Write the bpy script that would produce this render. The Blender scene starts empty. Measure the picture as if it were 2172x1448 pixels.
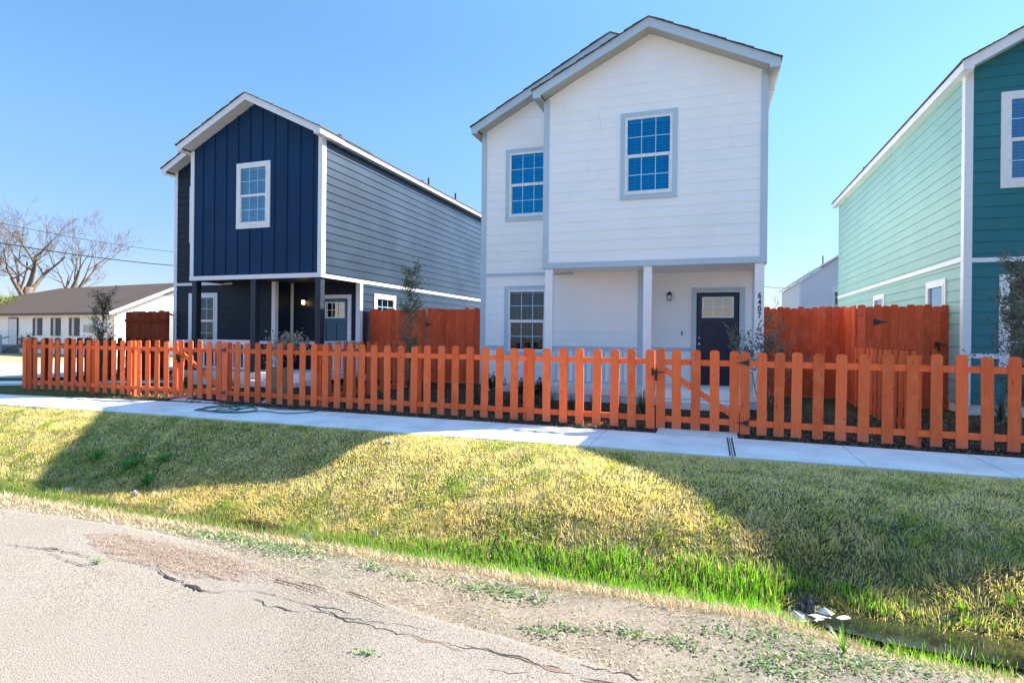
import bpy, math, random
import numpy as np
from mathutils import Vector, Matrix
R = math.radians
random.seed(7); rng = np.random.default_rng(7)
scene = bpy.context.scene
col = scene.collection
E0 = 1.5                      # eye height over the road; heights below are given relative to the eye

# ------------------------------------------------------------------ camera geometry helpers
F, CX, CY, ROLL = 1210., 1086., 710., R(0.6)
TH = math.atan2(421, F); ST, CT = math.sin(TH), math.cos(TH)
def ray(x, y):
    dx, dy = x-CX, y-CY
    u = dx*math.cos(ROLL)+dy*math.sin(ROLL); v = -dx*math.sin(ROLL)+dy*math.cos(ROLL)
    return Vector((CT*u-ST*F, ST*u+CT*F, -v))
def at(x, y, Y): d = ray(x, y); return d*(Y/d.y)
def atx(x, y, X): d = ray(x, y); return d*(X/d.x)
def atz(x, y, Z): d = ray(x, y); return d*(Z/d.z)

# ------------------------------------------------------------------ materials
MATS = {}
def newmat(name):
    m = bpy.data.materials.new(name); m.use_nodes = True
    nt = m.node_tree; nt.nodes.clear()
    o = nt.nodes.new('ShaderNodeOutputMaterial')
    return m, nt, o
def nd(nt, t, **k):
    n = nt.nodes.new(t)
    for a, b in k.items():
        if a in n.inputs: n.inputs[a].default_value = b
        else: setattr(n, a, b)
    return n
def c4(c): return (c[0], c[1], c[2], 1)
def ramp(nt, fac, stops):
    r = nt.nodes.new('ShaderNodeValToRGB'); e = r.color_ramp.elements
    while len(e) < len(stops): e.new(0.5)
    for i, (p, c) in enumerate(stops): e[i].position = p; e[i].color = c4(c) if len(c) == 3 else c
    nt.links.new(fac, r.inputs[0]); return r.outputs[0]
def noise(nt, scale, detail=4, vec=None, rough=.55, dist=0.):
    n = nd(nt, 'ShaderNodeTexNoise'); n.inputs['Scale'].default_value = scale
    n.inputs['Detail'].default_value = detail; n.inputs['Roughness'].default_value = rough; n.inputs['Distortion'].default_value = dist
    if vec is not None: nt.links.new(vec, n.inputs['Vector'])
    return n.outputs['Fac']
def mapping(nt, scale=(1, 1, 1), src='Object'):
    t = nd(nt, 'ShaderNodeTexCoord'); m = nd(nt, 'ShaderNodeMapping'); m.inputs['Scale'].default_value = scale
    nt.links.new(t.outputs[src], m.inputs['Vector']); return m.outputs[0]
def mix(nt, a, b, fac, mode='MIX'):
    m = nt.nodes.new('ShaderNodeMix'); m.data_type = 'RGBA'; m.blend_type = mode
    for s, v in ((m.inputs[0], fac), (m.inputs[6], a), (m.inputs[7], b)):
        if hasattr(v, 'is_linked') or isinstance(v, bpy.types.NodeSocket): nt.links.new(v, s)
        else: s.default_value = c4(v) if isinstance(v, tuple) and len(v) == 3 else v
    return m.outputs[2]
def principled(nt, o, color, rough=.6, bump=None, bstr=.2, bdist=.01, spec=.5, metal=0.):
    p = nd(nt, 'ShaderNodeBsdfPrincipled')
    if isinstance(color, tuple): p.inputs['Base Color'].default_value = c4(color)
    else: nt.links.new(color, p.inputs['Base Color'])
    if isinstance(rough, (int, float)): p.inputs['Roughness'].default_value = rough
    else: nt.links.new(rough, p.inputs['Roughness'])
    p.inputs['Specular IOR Level'].default_value = spec; p.inputs['Metallic'].default_value = metal
    if bump is not None:
        b = nd(nt, 'ShaderNodeBump'); b.inputs['Strength'].default_value = bstr; b.inputs['Distance'].default_value = bdist
        nt.links.new(bump, b.inputs['Height']); nt.links.new(b.outputs[0], p.inputs['Normal'])
    nt.links.new(p.outputs[0], o.inputs[0]); return p
def paint(name, c, rough=.5, grain=(2, 2, 40), var=.08, bstr=.12, spec=.4):
    """painted board: woodgrain bump, slight tone drift, faint dirt"""
    if name in MATS: return MATS[name]
    m, nt, o = newmat(name)
    v = mapping(nt, grain); g = noise(nt, 6, 5, v)
    big = noise(nt, .9, 3, mapping(nt, (1, 1, 1)))
    d = tuple(x*(1-var*1.5) for x in c); l = tuple(min(1, x*(1+var)) for x in c)
    cc = ramp(nt, big, [(.3, d), (.7, l)])
    cc = mix(nt, cc, tuple(x*.88 for x in c), ramp(nt, g, [(.5, (0, 0, 0)), (.8, (.5, .5, .5))]))
    principled(nt, o, cc, rough, g, bstr, .004, spec)
    MATS[name] = m; return m
def stain(name, dark, light, rough=.7):
    """stained cedar: grain along z, knots, a tone per board, wear at the foot"""
    if name in MATS: return MATS[name]
    m, nt, o = newmat(name)
    oi = nd(nt, 'ShaderNodeObjectInfo')
    tc = nd(nt, 'ShaderNodeTexCoord'); ad = nd(nt, 'ShaderNodeVectorMath', operation='ADD')
    cb = nd(nt, 'ShaderNodeCombineXYZ'); ml = nd(nt, 'ShaderNodeMath', operation='MULTIPLY'); ml.inputs[1].default_value = 37.
    nt.links.new(oi.outputs['Random'], ml.inputs[0])
    for i in range(3): nt.links.new(ml.outputs[0], cb.inputs[i])
    nt.links.new(tc.outputs['Object'], ad.inputs[0]); nt.links.new(cb.outputs[0], ad.inputs[1])
    mp = nd(nt, 'ShaderNodeMapping'); mp.inputs['Scale'].default_value = (22, 22, 1.6); nt.links.new(ad.outputs[0], mp.inputs[0])
    g = noise(nt, 2.2, 6, mp.outputs[0], .6, 1.2)
    cc = ramp(nt, g, [(.25, dark), (.75, light)])
    mp2 = nd(nt, 'ShaderNodeMapping'); mp2.inputs['Scale'].default_value = (9, 9, 4.5); nt.links.new(ad.outputs[0], mp2.inputs[0])
    vo = nd(nt, 'ShaderNodeTexVoronoi'); vo.inputs['Scale'].default_value = 1.; nt.links.new(mp2.outputs[0], vo.inputs['Vector'])
    kn = ramp(nt, vo.outputs['Distance'], [(.03, (1, 1, 1)), (.13, (0, 0, 0))])
    cc = mix(nt, cc, tuple(x*.4 for x in dark), kn)
    # per board tone
    tone = nd(nt, 'ShaderNodeMapRange'); tone.inputs[3].default_value = .76; tone.inputs[4].default_value = 1.12
    nt.links.new(oi.outputs['Random'], tone.inputs[0])
    hs = nd(nt, 'ShaderNodeHueSaturation'); nt.links.new(cc, hs.inputs['Color']); nt.links.new(tone.outputs[0], hs.inputs['Value'])
    # blotchy weathering
    w = noise(nt, 2.5, 4, ad.outputs[0]); wf = ramp(nt, w, [(.5, (0, 0, 0)), (.75, (.45, .45, .45))])
    cc = mix(nt, hs.outputs[0], tuple(min(1, x*1.15+.03) for x in light), wf)
    sp = nd(nt, 'ShaderNodeSeparateXYZ'); nt.links.new(tc.outputs['Object'], sp.inputs[0]); nw = nd(nt, 'ShaderNodeMath', operation='MULTIPLY_ADD'); nw.inputs[1].default_value = .14
    nt.links.new(noise(nt, 16, 3, ad.outputs[0]), nw.inputs[0]); nt.links.new(sp.outputs[2], nw.inputs[2])
    cc = mix(nt, cc, tuple(x*.55+.10 for x in light), ramp(nt, nw.outputs[0], [(.06, (.55, .55, .55)), (.22, (0, 0, 0))]))
    principled(nt, o, cc, .85, g, .25, .004, .1)
    MATS[name] = m; return m
def flat(name, c, rough=.5, metal=0., spec=.5, emit=None, es=0):
    if name in MATS: return MATS[name]
    m, nt, o = newmat(name)
    cc = ramp(nt, noise(nt, 14, 3, mapping(nt)), [(.3, tuple(x*.88 for x in c)), (.7, tuple(min(1, x*1.06) for x in c))])
    p = principled(nt, o, cc, rough, None, 0, 0, spec, metal)
    if emit: p.inputs['Emission Color'].default_value = c4(emit); p.inputs['Emission Strength'].default_value = es
    MATS[name] = m; return m
def glassmat(name, tint, refl, fac):
    m, nt, o = newmat(name)
    t = nd(nt, 'ShaderNodeBsdfTransparent'); t.inputs[0].default_value = c4(tint)
    g = nd(nt, 'ShaderNodeBsdfGlossy'); g.inputs[0].default_value = c4(refl); g.inputs['Roughness'].default_value = .02
    b = nd(nt, 'ShaderNodeBump'); b.inputs['Strength'].default_value = .25; b.inputs['Distance'].default_value = .01
    nt.links.new(noise(nt, 1.6, 2, mapping(nt)), b.inputs['Height']); nt.links.new(b.outputs[0], g.inputs['Normal'])
    fr = nd(nt, 'ShaderNodeFresnel'); fr.inputs['IOR'].default_value = 1.5
    mr = nd(nt, 'ShaderNodeMapRange'); mr.inputs[1].default_value = 0; mr.inputs[2].default_value = 1; mr.inputs[3].default_value = fac; mr.inputs[4].default_value = 1
    nt.links.new(fr.outputs[0], mr.inputs[0])
    x = nd(nt, 'ShaderNodeMixShader'); nt.links.new(mr.outputs[0], x.inputs[0]); nt.links.new(t.outputs[0], x.inputs[1]); nt.links.new(g.outputs[0], x.inputs[2])
    nt.links.new(x.outputs[0], o.inputs[0]); MATS[name] = m; return m
def bladesmat(name, trans=.4, rough=.6):
    m, nt, o = newmat(name)
    a = nd(nt, 'ShaderNodeAttribute'); a.attribute_name = 'Col'
    d = nd(nt, 'ShaderNodeBsdfDiffuse'); t = nd(nt, 'ShaderNodeBsdfTranslucent'); g = nd(nt, 'ShaderNodeBsdfGlossy')
    g.inputs['Roughness'].default_value = .45; g.inputs[0].default_value = (.8, .8, .8, 1)
    nt.links.new(a.outputs['Color'], d.inputs[0])
    hs = nd(nt, 'ShaderNodeHueSaturation'); hs.inputs['Saturation'].default_value = 1.1; hs.inputs['Value'].default_value = 1.25
    nt.links.new(a.outputs['Color'], hs.inputs['Color']); nt.links.new(hs.outputs[0], t.inputs[0])
    x = nd(nt, 'ShaderNodeMixShader'); x.inputs[0].default_value = trans
    nt.links.new(d.outputs[0], x.inputs[1]); nt.links.new(t.outputs[0], x.inputs[2])
    y = nd(nt, 'ShaderNodeMixShader'); y.inputs[0].default_value = .04
    nt.links.new(x.outputs[0], y.inputs[1]); nt.links.new(g.outputs[0], y.inputs[2])
    nt.links.new(y.outputs[0], o.inputs[0]); MATS[name] = m; return m

GLASS_UP = glassmat('window_glass', (.09, .60, 1.), (.04, .58, 1.), .20)
GLASS_LO = glassmat('window_glass_clear', (.40, .50, .52), (.40, .46, .55), .06)
DOORGLASS = glassmat('door_glass', (.35, .33, .32), (.85, .70, .55), .30)
LEAF = bladesmat('leaf', .35); BLADE = bladesmat('grass_blade', .5); STRAW = bladesmat('straw_blade', .25)
BLACK = flat('black_iron', (.012, .012, .013), .45)
NICKEL = flat('satin_nickel', (.7, .68, .64), .25, 1.)
BLIND = flat('blind_slat', (.8, .8, .78), .5)
VINYL = flat('white_vinyl', (.82, .81, .80), .35)
BARK = None
def barkmat(name, a, b):
    m, nt, o = newmat(name); v = mapping(nt, (6, 6, 1.5)); n = noise(nt, 3, 6, v)
    principled(nt, o, ramp(nt, n, [(.3, a), (.7, b)]), .85, n, .5, .02, .2); MATS[name] = m; return m
BARK = barkmat('bark', (.10, .075, .055), (.27, .21, .16)); BARKG = barkmat('young_bark', (.16, .13, .10), (.35, .30, .24))

# ------------------------------------------------------------------ mesh building
def tag(o, label=None, cat=None, group=None, kind=None):
    if label: o['label'] = label
    if cat: o['category'] = cat
    if group: o['group'] = group
    if kind: o['kind'] = kind
    return o
def empty(name, loc, label, cat, group=None):
    o = bpy.data.objects.new(name, None); o.empty_display_size = .2
    o.location = (loc[0], loc[1], loc[2]+E0); col.objects.link(o); return tag(o, label, cat, group)
def origin(o):
    p = Vector((0, 0, 0))
    while o is not None: p = p+o.location; o = o.parent
    return p
class MB:
    def __init__(s, f=None): s.v = []; s.f = []; s.map = f
    def p(s, a):
        if s.map: a = s.map(*a)
        s.v.append(tuple(a)); return len(s.v)-1
    def poly(s, pts): s.f.append([s.p(a) for a in pts])
    def box(s, x0, x1, y0, y1, z0, z1):
        i = [s.p(a) for a in ((x0, y0, z0), (x1, y0, z0), (x1, y1, z0), (x0, y1, z0), (x0, y0, z1), (x1, y0, z1), (x1, y1, z1), (x0, y1, z1))]
        for q in ((0, 3, 2, 1), (4, 5, 6, 7), (0, 1, 5, 4), (1, 2, 6, 5), (2, 3, 7, 6), (3, 0, 4, 7)): s.f.append([i[k] for k in q])
        return s
    def ext(s, poly, y0, y1):
        """polygon in xz extruded along y"""
        a = [s.p((x, y0, z)) for x, z in poly]; b = [s.p((x, y1, z)) for x, z in poly]; n = len(poly)
        s.f.append(a); s.f.append(b[::-1])
        for i in range(n): s.f.append([a[i], b[i], b[(i+1) % n], a[(i+1) % n]])
        return s
    def bar(s, a, b, w, h):
        """beam from a to b, width w, height h"""
        a, b = Vector(a), Vector(b); d = (b-a).normalized(); up = Vector((0, 0, 1)) if abs(d.z) < .95 else Vector((0, 1, 0))
        sd = d.cross(up).normalized()*w/2; u = sd.cross(d).normalized()*h/2
        i = [s.p(q) for q in (a-sd-u, a+sd-u, a+sd+u, a-sd+u, b-sd-u, b+sd-u, b+sd+u, b-sd+u)]
        for q in ((0, 1, 2, 3), (7, 6, 5, 4), (0, 4, 5, 1), (1, 5, 6, 2), (2, 6, 7, 3), (3, 7, 4, 0)): s.f.append([i[k] for k in q])
        return s
    def tube(s, pts, rad, n=8, cap=True):
        pts = [Vector(p) for p in pts]; rings = []
        if isinstance(rad, (int, float)): rad = [rad]*len(pts)
        ref = Vector((.13, .27, 1)).normalized()
        for i, p in enumerate(pts):
            d = (pts[min(i+1, len(pts)-1)]-pts[max(i-1, 0)]).normalized()
            a = d.cross(ref)
            if a.length < .1: a = d.cross(Vector((1, 0, 0)))
            a.normalize(); b = d.cross(a)
            rings.append([s.p(p+(a*math.cos(2*math.pi*k/n)+b*math.sin(2*math.pi*k/n))*rad[i]) for k in range(n)])
        for r0, r1 in zip(rings, rings[1:]):
            for k in range(n): s.f.append([r0[k], r0[(k+1) % n], r1[(k+1) % n], r1[k]])
        if cap: s.f.append(rings[0][::-1]); s.f.append(rings[-1])
        return s
    def lathe(s, c, prof, n=12, axis='z'):
        rings = []
        for r, h in prof:
            ring = []
            for k in range(n):
                a, b = r*math.cos(2*math.pi*k/n), r*math.sin(2*math.pi*k/n)
                q = (c[0]+a, c[1]+b, c[2]+h) if axis == 'z' else (c[0]+a, c[1]-h, c[2]+b)
                ring.append(s.p(q))
            rings.append(ring)
        for r0, r1 in zip(rings, rings[1:]):
            for k in range(n): s.f.append([r0[k], r0[(k+1) % n], r1[(k+1) % n], r1[k]])
        s.f.append(rings[0][::-1]); s.f.append(rings[-1]); return s
    def build(s, name, m, parent=None, smooth=False, bevel=0, **t):
        me = bpy.data.meshes.new(name)
        org = origin(parent) if parent else Vector((0, 0, 0))
        me.from_pydata([(x-org.x, y-org.y, z+E0-org.z) for x, y, z in s.v], [], s.f)
        me.materials.append(m); me.validate(); me.update()
        o = bpy.data.objects.new(name, me); col.objects.link(o)
        if smooth: me.polygons.foreach_set('use_smooth', [True]*len(me.polygons))
        if parent: o.parent = parent
        if bevel:
            b = o.modifiers.new('bevel', 'BEVEL'); b.width = bevel; b.segments = 2; b.limit_method = 'ANGLE'
        if t: tag(o, **t)
        return o
def split(mb, name, m, parent, **k):
    # one object per box
    for i in range(0, len(mb.v), 8):
        q = MB(); q.v = mb.v[i:i+8]; q.f = [[a-i for a in f] for f in mb.f if i <= f[0] < i+8]; q.build(name, m, parent, **k)
def center_origin(o):
    """put a parentless mesh's origin at its base centre"""
    n = len(o.data.vertices); a = np.empty(n*3, 'f'); o.data.vertices.foreach_get('co', a); a = a.reshape(-1, 3)
    c = np.array([(a[:, 0].min()+a[:, 0].max())/2, (a[:, 1].min()+a[:, 1].max())/2, a[:, 2].min()])
    o.data.vertices.foreach_set('co', (a-c).astype('f').ravel()); o.location = tuple(float(q) for q in c); o.data.update(); return o

# ------------------------------------------------------------------ terrain
YP = [-60, 2.2, 3.1, 3.35, 3.6, 4.0, 4.5, 4.88, 5.08, 5.33, 5.69, 6.09, 6.55, 7.03, 7.5, 7.7, 9.1, 9.35, 11.5, 14, 26, 60]
ZP = [-1.512, -1.512, -1.515, -1.525, -1.62, -1.82, -2.05, -2.23, -2.19, -2.02, -1.83, -1.70, -1.59, -1.535, -1.518, -1.53, -1.53, -1.475, -1.37, -1.33, -1.4, -1.5]
YR_ = [-60, 2.2, 2.95, 3.15, 3.5, 4.0, 4.5, 4.7, 5.05, 5.28, 5.66, 6.09, 6.55, 7.03, 7.5, 7.7, 9.1, 9.35, 11.5, 14, 26, 60]
ZR_ = [-1.512, -1.512, -1.515, -1.53, -1.71, -1.97, -2.22, -2.28, -2.26, -2.12, -1.86, -1.70, -1.59, -1.535, -1.518, -1.53, -1.53, -1.475, -1.37, -1.33, -1.4, -1.5]
YL_ = [-60, 2.2, 3.2, 3.45, 3.8, 4.3, 4.8, 5.1, 5.5, 5.85, 6.2, 6.6, 7.0, 7.35, 7.55, 7.7, 9.1, 9.35, 11.5, 14, 26, 60]
ZL_ = [-1.512, -1.512, -1.515, -1.55, -1.75, -1.99, -2.22, -2.33, -2.31, -2.22, -2.08, -1.90, -1.71, -1.575, -1.525, -1.53, -1.53, -1.475, -1.37, -1.33, -1.4, -1.5]
def zg(x, y):
    x = np.asarray(x, float); y = np.asarray(y, float)
    s = np.clip((x+16)/6, 0, 1)      # yards rise only where the houses stand
    l = np.clip((-1.2-x)/3.2, 0, 1); l = l*l*(3-2*l)
    z = np.interp(y, YP, ZP)*(1-l)+np.interp(y, YL_, ZL_)*l
    r = np.clip((x-.25)/.8, 0, 1); r = r*r*(3-2*r); z = z*(1-r)+np.interp(y, YR_, ZR_)*r
    z = np.where(y > 9.2, -1.53+(z+1.53)*s, z)
    b = (.009*np.sin(x*1.7+1.1*np.sin(y*2.1))+.006*np.sin(y*3.1-x*1.3)+.004*np.sin(x*7.1+y*5.3))*np.clip((y-3.4)/.6, 0, 1)*np.clip((7.5-y)/.5, 0, 1)
    return z+b
def atg(px, py):
    """where a pixel's line of sight meets the terrain"""
    d = ray(px, py); d = d/d.y; ys = np.linspace(2.0, 12, 4000); f = d.z*ys-zg(d.x*ys, ys); k = int(np.argmax(f < 0)); return Vector((d.x*ys[k], ys[k], float(zg(d.x*ys[k], ys[k]))))
def fbm(x, y, s, seed=0):
    """cheap value noise 0..1"""
    out = np.zeros_like(np.asarray(x, float)); amp = 1; tot = 0
    for k in range(4):
        f = s*2**k; X = np.asarray(x)*f+seed*17.3+k*5.1; Y = np.asarray(y)*f+seed*9.7+k*3.3
        xi, yi = np.floor(X), np.floor(Y); fx, fy = X-xi, Y-yi; fx = fx*fx*(3-2*fx); fy = fy*fy*(3-2*fy)
        h = lambda a, b: np.modf(np.abs(np.sin(a*127.1+b*311.7+seed)*43758.5453))[0]
        v = (h(xi, yi)*(1-fx)+h(xi+1, yi)*fx)*(1-fy)+(h(xi, yi+1)*(1-fx)+h(xi+1, yi+1)*fx)*fy
        out += v*amp; tot += amp; amp *= .5
    return out/tot
def axis(segs):
    a = []
    for x0, x1, d in segs: a += list(np.arange(x0, x1-1e-6, d))
    return np.array(a+[segs[-1][1]])
gx = axis([(-220, -60, 20), (-60, -20, 4), (-20, -10, .4), (-10, 5, .07), (5, 9, .5), (9, 60, 5), (60, 220, 20)])
gy = axis([(-120, -10, 15), (-10, 1.6, .8), (1.6, 8, .055), (8, 16, .25), (16, 60, 3), (60, 300, 30)])
def road_edge(x):
    e = np.interp(x, [-30, -8, -5.66, -4.17, -3.25, -2.15, -1.16, -.19, 1, 2, 12], [3.3, 3.2, 3.12, 3.2, 3.1, 2.84, 2.70, 2.55, 2.45, 2.35, 2.2])
    return e+.05*(fbm(x, x*0, 2.2, 3)-.5)+.04*(fbm(x, x*0, 9, 5)-.5)
GX, GY = np.meshgrid(gx, gy); GZ = zg(GX, GY)
def ground_color(x, y):
    n1, n2, n3 = fbm(x, y, .8, 1), fbm(x, y, 3.5, 2), fbm(x, y, 14, 4)
    straw = np.array([.36, .27, .12]); grn = np.array([.10, .13, .03]); soil = np.array([.13, .09, .055]); dirt = np.array([.225, .192, .150])
    mul = np.array([.045, .03, .022]); tan = np.array([.45, .33, .17])
    t = np.clip((n1+.5*n2-.6)*2.2, 0, 1)[..., None]
    c = (straw*(1-t)+grn*t)*.42
    c = c*(.6+.8*n3[..., None])
    yy = y
    ditch = np.exp(-((yy-5.0)/.55)**2)[..., None]; c = c*(1-ditch)+np.array([.06, .07, .025])*ditch
    sh = np.clip((3.50+.2*(n2-.5)-yy)/.25, 0, 1)[..., None]
    d2 = dirt*(.62+.6*n3[..., None])*(.8+.4*n2[..., None])
    red = np.clip((n1-.5)*5, 0, 1)[..., None]*.25; d2 = d2*(1-red)+np.array([.30, .19, .13])*red*(.7+.6*n3[..., None])
    c = c*(1-sh)+d2*sh
    yd = np.clip((y-9.0)/.15, 0, 1)[..., None]*(x > -11.5)[..., None]
    m2 = mul*(.6+.9*n3[..., None]); g2 = np.array([.07, .075, .025])
    gt = np.clip((n1-.45)*4, 0, 1)[..., None]; m2 = m2*(1-gt*.6)+g2*gt*.6
    c = c*(1-yd)+m2*yd
    far = np.clip((-x-14)/3, 0, 1)[..., None]*np.clip((y-12)/4, 0, 1)[..., None]; c = c*(1-far)+tan*(.75+.4*n2[..., None])*far
    return np.clip(c, 0, 1)
def grid_obj(name, X, Y, Z, m, color=None, **t):
    h, w = X.shape; v = np.stack([X, Y, Z+E0], -1).reshape(-1, 3)
    i = np.arange(h*w).reshape(h, w); q = np.stack([i[:-1, :-1], i[:-1, 1:], i[1:, 1:], i[1:, :-1]], -1).reshape(-1, 4)
    me = bpy.data.meshes.new(name); me.vertices.add(len(v)); me.vertices.foreach_set('co', v.astype('f').ravel())
    me.loops.add(q.size); me.loops.foreach_set('vertex_index', q.ravel().astype('i'))
    me.polygons.add(len(q)); me.polygons.foreach_set('loop_start', (np.arange(len(q))*4).astype('i'))
    me.polygons.foreach_set('use_smooth', np.ones(len(q), bool)); me.update(calc_edges=True)
    if color is not None:
        a = me.color_attributes.new('Col', 'FLOAT_COLOR', 'POINT'); c = np.concatenate([color.reshape(-1, 3), np.ones((len(v), 1))], 1)
        a.data.foreach_set('color', c.astype('f').ravel())
    me.materials.append(m); o = bpy.data.objects.new(name, me); col.objects.link(o); tag(o, **t); return o
m, nt, o = newmat('ground_soil')
a = nd(nt, 'ShaderNodeAttribute'); a.attribute_name = 'Col'; n1 = noise(nt, 55, 6, mapping(nt)); n2 = noise(nt, 9, 4, mapping(nt))
cc = mix(nt, a.outputs['Color'], ramp(nt, n1, [(.3, (.7, .7, .7)), (.7, (1.2, 1.2, 1.2))]), 1., 'MULTIPLY')
principled(nt, o, cc, .95, n1, .5, .01, .1); GROUND = m
grid_obj('ground', GX, GY, GZ, GROUND, ground_color(GX, GY), kind='structure')

# asphalt road
m, nt, o = newmat('asphalt')
v = mapping(nt); vo = nd(nt, 'ShaderNodeTexVoronoi'); vo.inputs['Scale'].default_value = 95.; nt.links.new(v, vo.inputs['Vector'])
f1 = noise(nt, 160, 4, v); f2 = noise(nt, 1.1, 4, v); f3 = noise(nt, 45, 3, v)
base = ramp(nt, f1, [(.33, (.075, .062, .05)), (.5, (.255, .215, .17)), (.68, (.39, .335, .27))])
base = mix(nt, base, (.06, .052, .047), ramp(nt, f3, [(.28, (.85, .85, .85)), (.37, (0, 0, 0))]))
f4 = noise(nt, .33, 5, v, .6, .8); base = mix(nt, base, ramp(nt, f4, [(.32, (.86, .85, .83)), (.5, (1., 1., 1.)), (.70, (1.08, 1.07, 1.05))]), 1., 'MULTIPLY')
base = mix(nt, base, (.30, .255, .215), ramp(nt, f2, [(.4, (.0, .0, .0)), (.75, (.5, .5, .5))]))
principled(nt, o, base, .9, f1, .7, .008, .2); ASPH = m
rx = axis([(-60, -12, 4), (-12, 4, .04), (4, 60, 4)]); rt = np.linspace(0, 1, 30)**2
RX = np.tile(rx, (30, 1)); RY = road_edge(RX)*(1-rt[:, None])+(-7)*rt[:, None]
RZ = np.full_like(RX, -1.500)+.004*np.sin(RX*1.3)*np.sin(RY*1.7); RZ[0] = -1.535; 
RY[1] = road_edge(RX[1])-.012
grid_obj('road', RX, RY, RZ, ASPH, kind='structure')

# cracks in the asphalt: thin dark seams with soil
def crack(pts, w, m, name):
    P = [atz(x, y, -1.4955) for x, y in pts]; Q = [P[0]]
    for a, b in zip(P, P[1:]):
        n = max(2, int((b-a).length/.035))
        for k in range(1, n+1):
            q = a.lerp(b, k/n); d = (b-a).normalized(); s = Vector((-d.y, d.x, 0)); Q.append(q+s*random.uniform(-.014, .014))
    mb = MB(); L = []; Rr = []
    for i, q in enumerate(Q):
        d = (Q[min(i+1, len(Q)-1)]-Q[max(0, i-1)]).normalized(); s = Vector((-d.y, d.x, 0))
        e = w*.8*random.uniform(.2, 1.)*min(1, .25+4*min(i, len(Q)-1-i)/len(Q))
        z = Vector((0, 0, .0)); L.append(mb.p(q+s*e+z)); Rr.append(mb.p(q-s*e*random.uniform(.4, 1)+z))
    for i in range(len(Q)-1): mb.f.append([L[i], L[i+1], Rr[i+1], Rr[i]])
    mb.build(name, m, kind='structure')
CR = flat('crack_shadow', (.035, .028, .024), .95); CRD = flat('crack_soil', (.20, .125, .075), .95)
for pts, w in [([(8, 1152), (60, 1158), (130, 1166), (200, 1183)], .008), ([(95, 1170), (140, 1186), (180, 1196), (215, 1214), (272, 1220)], .006),
               ([(318, 1203), (350, 1216), (392, 1236), (430, 1250), (475, 1256)], .012), ([(392, 1238), (418, 1249)], .024), ([(536, 1268), (570, 1285), (652, 1297)], .007),
               ([(490, 1250), (545, 1252), (600, 1268)], .005), ([(655, 1282), (705, 1290), (745, 1300)], .006), ([(700, 1296), (740, 1316), (800, 1330), (860, 1346)], .012),
               ([(985, 1366), (1030, 1376), (1080, 1388), (1150, 1408)], .010), ([(1210, 1430), (1290, 1442), (1400, 1462)], .009), ([(850, 1338), (900, 1352), (990, 1372), (1090, 1392), (1215, 1428)], .006), ([(600, 1268), (660, 1284), (700, 1296)], .006), ([(1030, 1418), (1080, 1424), (1125, 1422)], .004),
               ([(1230, 1408), (1300, 1424), (1370, 1440)], .009), ([(640, 1285), (720, 1306), (790, 1318), (850, 1325), (930, 1338)], .005)]:
    crack(pts, w, CR, 'crack')
for pts, w in [([(860, 1347), (900, 1358), (950, 1370), (985, 1378)], .018), ([(1085, 1391), (1130, 1403), (1180, 1420), (1215, 1430)], .020), ([(85, 1160), (130, 1163)], .012), ([(1230, 1440), (1300, 1450)], .012)]:
    crack(pts, w, CRD, 'soil_seam')

# concrete
m, nt, o = newmat('concrete')
v = mapping(nt); f1 = noise(nt, 30, 6, v); f2 = noise(nt, 1.4, 5, v); f3 = noise(nt, 90, 3, mapping(nt, (.12, 2, 1)))
cc = ramp(nt, f2, [(.32, (.70, .645, .58)), (.6, (.92, .85, .77))]); cc = mix(nt, cc, (.60, .54, .46), ramp(nt, noise(nt, 4.5, 6, v, .7), [(.56, (0, 0, 0)), (.72, (.45, .45, .45))])); cc = mix(nt, cc, (.64, .59, .52), ramp(nt, f1, [(.45, (0, 0, 0)), (.8, (.5, .5, .5))]))
principled(nt, o, cc, .85, f3, .25, .003, .2); CONC = m
br = noise(nt, 3.0, 4, mapping(nt, (1.5, 40, 1)))
JOINTS = [-15.9, -14.4, -12.9, -11.4, -9.9, -8.4, -6.9, -5.55, -4.3, -2.95, -1.55, .28, 1.75, 3.2, 4.7, 6.2]
def slab(name, x0, x1, y0f, y1f, z, joints, t=.1, gap=.013):
    mb = MB(); xs = [x0]+[j for j in joints if x0 < j < x1]+[x1]
    for a, b in zip(xs, xs[1:]):
        a2, b2 = a+gap/2, b-gap/2; n = max(1, int((b2-a2)/.4))
        for k in range(n):
            u, w = a2+(b2-a2)*k/n, a2+(b2-a2)*(k+1)/n
            P = [(u, y0f(u)), (w, y0f(w)), (w, y1f(w)), (u, y1f(u))]
            top = [mb.p((x, y, z)) for x, y in P]; bot = [mb.p((x, y, z-t)) for x, y in P]; mb.f.append(top)
            mb.f.append([bot[0], bot[1], top[1], top[0]]); mb.f.append([bot[2], bot[3], top[3], top[2]])
            if k == 0: mb.f.append([bot[3], bot[0], top[0], top[3]])
            if k == n-1: mb.f.append([bot[1], bot[2], top[2], top[1]])
    return mb.build(name, CONC, kind='structure')
sw0 = lambda x: float(np.interp(x, [-30, -15, -13.5, -10, 6, 20], [6.9, 7.40, 7.47, 7.62, 7.72, 7.8]))
sw1 = lambda x: float(np.interp(x, [-30, -15.4, -13.3, -11, -9.6, -9.2, 0, 6, 20], [8.3, 8.62, 8.85, 9.12, 9.26, 9.16, 9.12, 8.95, 8.8]))
slab('sidewalk', -40, 22, sw0, sw1, -1.50, [-38+1.5*k for k in range(15)]+JOINTS+[7.7, 9.2, 10.7])
JM = flat('joint_tar', (.05, .045, .04), .9)
mb = MB()
for dx in (-.028, .03): mb.box(.28+dx-.010, .28+dx+.010, 7.73, 9.11, -1.501, -1.496)
mb.build('joint_strip', JM, kind='structure')

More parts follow.
